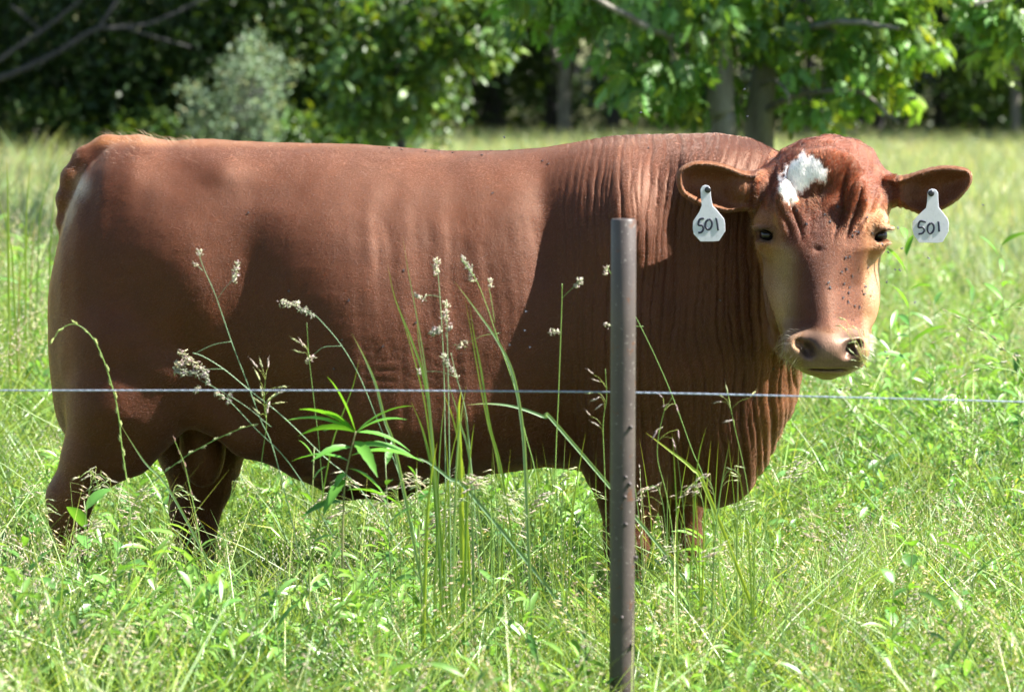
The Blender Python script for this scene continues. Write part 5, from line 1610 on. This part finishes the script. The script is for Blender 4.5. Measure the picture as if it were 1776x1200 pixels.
big_tree('dark spreading tree at upper left with bare limbs slanting across it', (P(-40, 300, YL).x, YL, 0), .30, 9.5, (P(120, 0, YL).x, YL - 3.2, 8.2), (7.5, 5.0, 3.8), 1700, 26, .1, 401,
    extra=[([at(-30, 148, 41.5), at(40, 120, 41.5), at(105, 88, 41.5), at(165, 52, 41.5), at(215, 48, 41.5), at(270, 38, 41.6), at(360, -5, 41.8)], .050, .022),
           ([at(-40, 130, 41.2), at(60, 62, 41.3), at(110, 25, 41.4), at(160, -20, 41.5)], .034, .026), ([at(170, 50, 41.5), at(190, 20, 41.5), at(215, -20, 41.6)], .036, .022),
           ([at(20, 10, 41.4), at(50, 35, 41.4), at(75, 60, 41.4)], .024, .016), ([at(215, 48, 41.5), at(270, 65, 41.5), at(330, 82, 41.7)], .022, .012)],
    low=poly_pts(rgL, [(-200, -60), (-200, 240), (100, 245), (330, 235), (420, 120), (420, -60)], 1000, 43, 48.5, -.12, 60, 2), tint=LEAFC * .55, rad=.36, spread=(.11, .19))
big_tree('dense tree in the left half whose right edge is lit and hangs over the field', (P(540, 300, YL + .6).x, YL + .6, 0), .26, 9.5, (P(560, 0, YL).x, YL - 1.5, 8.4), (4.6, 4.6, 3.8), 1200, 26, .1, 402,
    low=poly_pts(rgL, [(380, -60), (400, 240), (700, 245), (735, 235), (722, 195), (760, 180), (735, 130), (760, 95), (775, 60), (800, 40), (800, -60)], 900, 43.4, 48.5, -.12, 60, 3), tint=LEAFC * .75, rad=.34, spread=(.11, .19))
# lit outer sprays of that tree: larger leaves nearer
rg = np.random.default_rng(45)
b_ = tree_base(800, 23.5)
def spray_tree(label, px_b, Y, poly, n, seed, cc, cr, nh, lt=LT1, sz=(.09, .15), per=9, tint=LEAFC * 1.1, thr=-.3, group=None):
    rg = np.random.default_rng(seed)
    b = tree_base(px_b, Y); e = empty('young_tree', b); tag(e, label, 'tree', group); o = np.array(b)
    mb = MB(); limb(mb, [np.zeros(3), np.array([.03, 0, 1.0]), np.array([-.05, 0, 2.2]), np.array([0, 0, 4.5])], .07, .03, 6, 8, .008, rg)
    low = poly_pts(rg, poly, n, Y - 1, Y + .9, thr, 55, seed)
    for c in low[::6]:
        z0 = min(4.3, max(.8, c[2] + .4)); limb(mb, [np.array([0, 0, z0]), (np.array([0, 0, z0]) + c - o) / 2 + np.array([0, 0, .1]), c - o], .012, .004, 3, 4)
    link('trunk', mb.mesh('trunk'), e, M_BARKD)
    cen = np.concatenate([low - o])
    p = clumps(rg, cen, .07, per)
    stamp('foliage', lt, p, rg.uniform(*sz, len(p)), tints(rg, len(p), tint, .35, .2), rg, .5, parent=e)
    if nh:
        p2 = clumps(rg, crown_points(rg, np.array(cc) - o, cr, nh), .3, 14)
        stamp('crown', lt, p2, rg.uniform(*sz, len(p2)), tints(rg, len(p2), tint, .3, .1), rg, .3, parent=e)
    return e
spray_tree('young tree with glossy sunlit leaves between the dark mass and the field gap', 690, 30.0,
    [(600, -40), (610, 60), (560, 120), (590, 200), (640, 235), (700, 225), (720, 190), (750, 215), (748, 170), (760, 140), (740, 110), (770, 90), (800, 110), (815, 135), (835, 130), (862, 135), (872, 60), (900, 20), (900, -40)],
    460, 501, (P(760, 0, 30).x, 31.5, 6.2), (2.4, 1.8, 1.7), 260, sz=(.12, .20))
# silver shrub
def shrub(label, px_b, Y, poly, n, seed, tint, mat, sz, per, lt, name='silver_shrub'):
    rg = np.random.default_rng(seed)
    b = tree_base(px_b, Y); e = empty(name, b); tag(e, label, 'shrub'); o = np.array(b)
    low = poly_pts(rg, poly, n, Y - .8, Y + .8, -.4, 40, seed) - o
    mb = MB()
    for c in low[::4]:
        limb(mb, [np.array([rg.uniform(-.08, .08), rg.uniform(-.08, .08), 0]), np.array([c[0] * .45, c[1] * .4, c[2] * .55]), c], .014, .003, 3, 4)
    link('stems', mb.mesh('stems'), e, M_BARKD)
    p = clumps(rg, low, .065, per, 1.0)
    stamp('foliage', lt, p, rg.uniform(*sz, len(p)), tints(rg, len(p), tint, .3, .1), rg, -.3, mat=mat, parent=e)
shrub('pale silvery shrub standing in front of the dark trees at left', 415, 40.0,
    [(312, 150), (345, 140), (352, 165), (372, 150), (385, 110), (405, 100), (402, 75), (440, 65), (455, 50), (480, 62), (485, 90), (470, 110), (480, 130), (510, 100), (515, 130), (490, 150), (475, 200), (480, 270), (470, 420), (330, 420), (325, 260), (315, 190)],
    520, 601, np.array([.15, .22, .135]), M_FOL_S, (.06, .11), 13, LT1N)
# low brush at the foot of the dark trees
for i, (pb, Y, poly, n, tn, lb, sz_) in enumerate([
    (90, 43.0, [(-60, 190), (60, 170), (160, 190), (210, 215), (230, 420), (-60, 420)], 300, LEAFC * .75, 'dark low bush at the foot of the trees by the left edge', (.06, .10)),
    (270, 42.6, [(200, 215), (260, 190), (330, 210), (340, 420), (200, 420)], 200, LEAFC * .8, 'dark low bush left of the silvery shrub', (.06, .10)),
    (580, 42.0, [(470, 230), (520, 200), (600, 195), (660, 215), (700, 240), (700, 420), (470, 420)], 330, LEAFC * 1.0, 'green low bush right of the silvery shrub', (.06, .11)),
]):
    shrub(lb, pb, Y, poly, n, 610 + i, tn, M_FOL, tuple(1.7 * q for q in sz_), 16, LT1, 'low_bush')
# ---------- the far wood
YF = 78.0
rgF = np.random.default_rng(77)
def far_trunk(pb, Y, r, label, fork=None, seed=0, mat=None):
    rg = np.random.default_rng(900 + seed)
    b = tree_base(pb, Y); e = empty('forest_tree', b); tag(e, label, 'tree', 'trees at the edge of the far wood'); o = np.array(b)
    mb = MB()
    if fork:
        zf = at(pb, fork, Y)[2]
        limb(mb, [np.zeros(3), np.array([.0, 0, zf * .5]), np.array([0, 0, zf])], r, r * .8, 6, 10, .01, rg)
        limb(mb, [np.array([0, 0, zf - .1]), np.array([-.30, 0, zf + .7]), np.array([-.5, 0, 8])], r * .62, r * .3, 5, 8, .01, rg)
        limb(mb, [np.array([0, 0, zf - .1]), np.array([.30, 0, zf + .6]), np.array([.8, 0, 8])], r * .62, r * .3, 5, 8, .01, rg)
    else:
        limb(mb, [np.zeros(3), np.array([rg.uniform(-.1, .1), 0, 3]), np.array([rg.uniform(-.4, .4), 0, 9])], r, r * .5, 6, 10, .01, rg)
    link('trunk', mb.mesh('trunk'), e, mat or M_BARKD)
    p = clumps(rg, crown_points(rg, (rg.uniform(-.5, .5), rg.uniform(-.5, 1), 8.0), (3.4, 3.2, 3.2), 150), .45, 14)
    stamp('crown', LT1, p, rg.uniform(.25, .42, len(p)), tints(rg, len(p), LEAFC * .9, .3, .08), rg, .3, parent=e)
for i, (pb, Y, r, lb, fk) in enumerate([
    (978, 74, .20, 'forked pale trunk at the wood edge in the gap left of the pasture trees', 105),
    (1064, 79, .20, 'dark straight trunk at the wood edge right of the forked one', None),
    (1762, 70, .13, 'grey trunk at the wood edge nearest the right edge of the picture', None),
    (1633, 80, .09, 'thin reddish trunk in the dark gap right of the pasture trees', None),
    (1700, 84, .12, 'dim trunk deeper in the wood between the thin reddish and the rightmost one', None),
    (860, 86, .16, 'dim trunk deep in the wood left of the forked one', None),
    (1150, 84, .17, 'trunk deep in the wood just left of the pasture pair', None),
    (1190, 76, .15, 'slim trunk at the wood edge beside the left pasture trunk', None),
    (1400, 78, .16, 'trunk at the wood edge straight above the head of the bull', None),
    (1520, 85, .18, 'trunk deep in the wood above the far-side ear', None),
]):
    far_trunk(pb, Y, r, lb, fk, i, M_BARK if i in (0, 2) else None)
# the wood behind reads as one mass: trunks, undergrowth and closed canopy
pc = []
n = 8000
c = np.stack([rgF.uniform(-34, 46, n), rgF.uniform(60, 118, n), rgF.uniform(4.6, 13, n)], 1)
c = c[(c[:, 2] > 5.3) | (c[:, 1] > 72)]  # canopy lies above view, drawn forward to keep the wood edge in shade
p = clumps(rgF, c, .8, 12)
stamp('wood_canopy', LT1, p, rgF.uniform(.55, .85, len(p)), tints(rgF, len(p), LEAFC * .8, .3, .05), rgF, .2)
o = bpy.data.objects['wood_canopy']; tag(o, 'closed leaf canopy of the dark wood behind the field', kind='stuff')
n = 2400
c = np.stack([rgF.uniform(-30, 34, n), rgF.uniform(80, 116, n), rgF.random(n) ** 1.3 * 5.5 + .2], 1)
p = clumps(rgF, c, .6, 12)
# brush tinted brighter as painted sunlight at the right edge and a little in the gap
c2 = poly_pts(rgF, [(1640, 60), (1700, 20), (1776, 10), (1900, 0), (1900, 215), (1660, 215), (1650, 140)], 420, 72, 80, -.25, 60, 9)
p2 = clumps(rgF, c2, .25, 14)
c3 = poly_pts(rgF, [(860, 40), (960, 40), (965, 130), (930, 160), (860, 150)], 110, 79, 84, -.3, 60, 10)
p3 = clumps(rgF, c3, .25, 14)
allp = np.concatenate([p, p2, p3]); tn = np.concatenate([tints(rgF, len(p), LEAFC * .5, .3, .05), tints(rgF, len(p2), LEAFC * 1.0, .3, .1), tints(rgF, len(p3), LEAFC * .6, .3, .1)])  # inner leaves darkened as painted shade, right edge brush kept brighter
sz = np.concatenate([rgF.uniform(.30, .5, len(p)), rgF.uniform(.16, .28, len(p2)), rgF.uniform(.16, .28, len(p3))])
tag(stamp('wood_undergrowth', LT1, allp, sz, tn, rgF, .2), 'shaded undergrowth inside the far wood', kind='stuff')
mb = MB()
for k in range(90):
    x, y = rgF.uniform(-30, 34), rgF.uniform(84, 125)
    limb(mb, [np.array([x, y, 0]), np.array([x + rgF.uniform(-.2, .2), y, 5]), np.array([x + rgF.uniform(-.6, .6), y, 12])], rgF.uniform(.1, .28), .08, 3, 7)
tag(link('wood_trunks', mb.mesh('wood_trunks'), None, M_BARKD), 'crowded dark trunks deep inside the far wood', kind='stuff')
# ---------- tall grass at the foot of the trees on the left
print('script', round(time.time() - T0, 1))
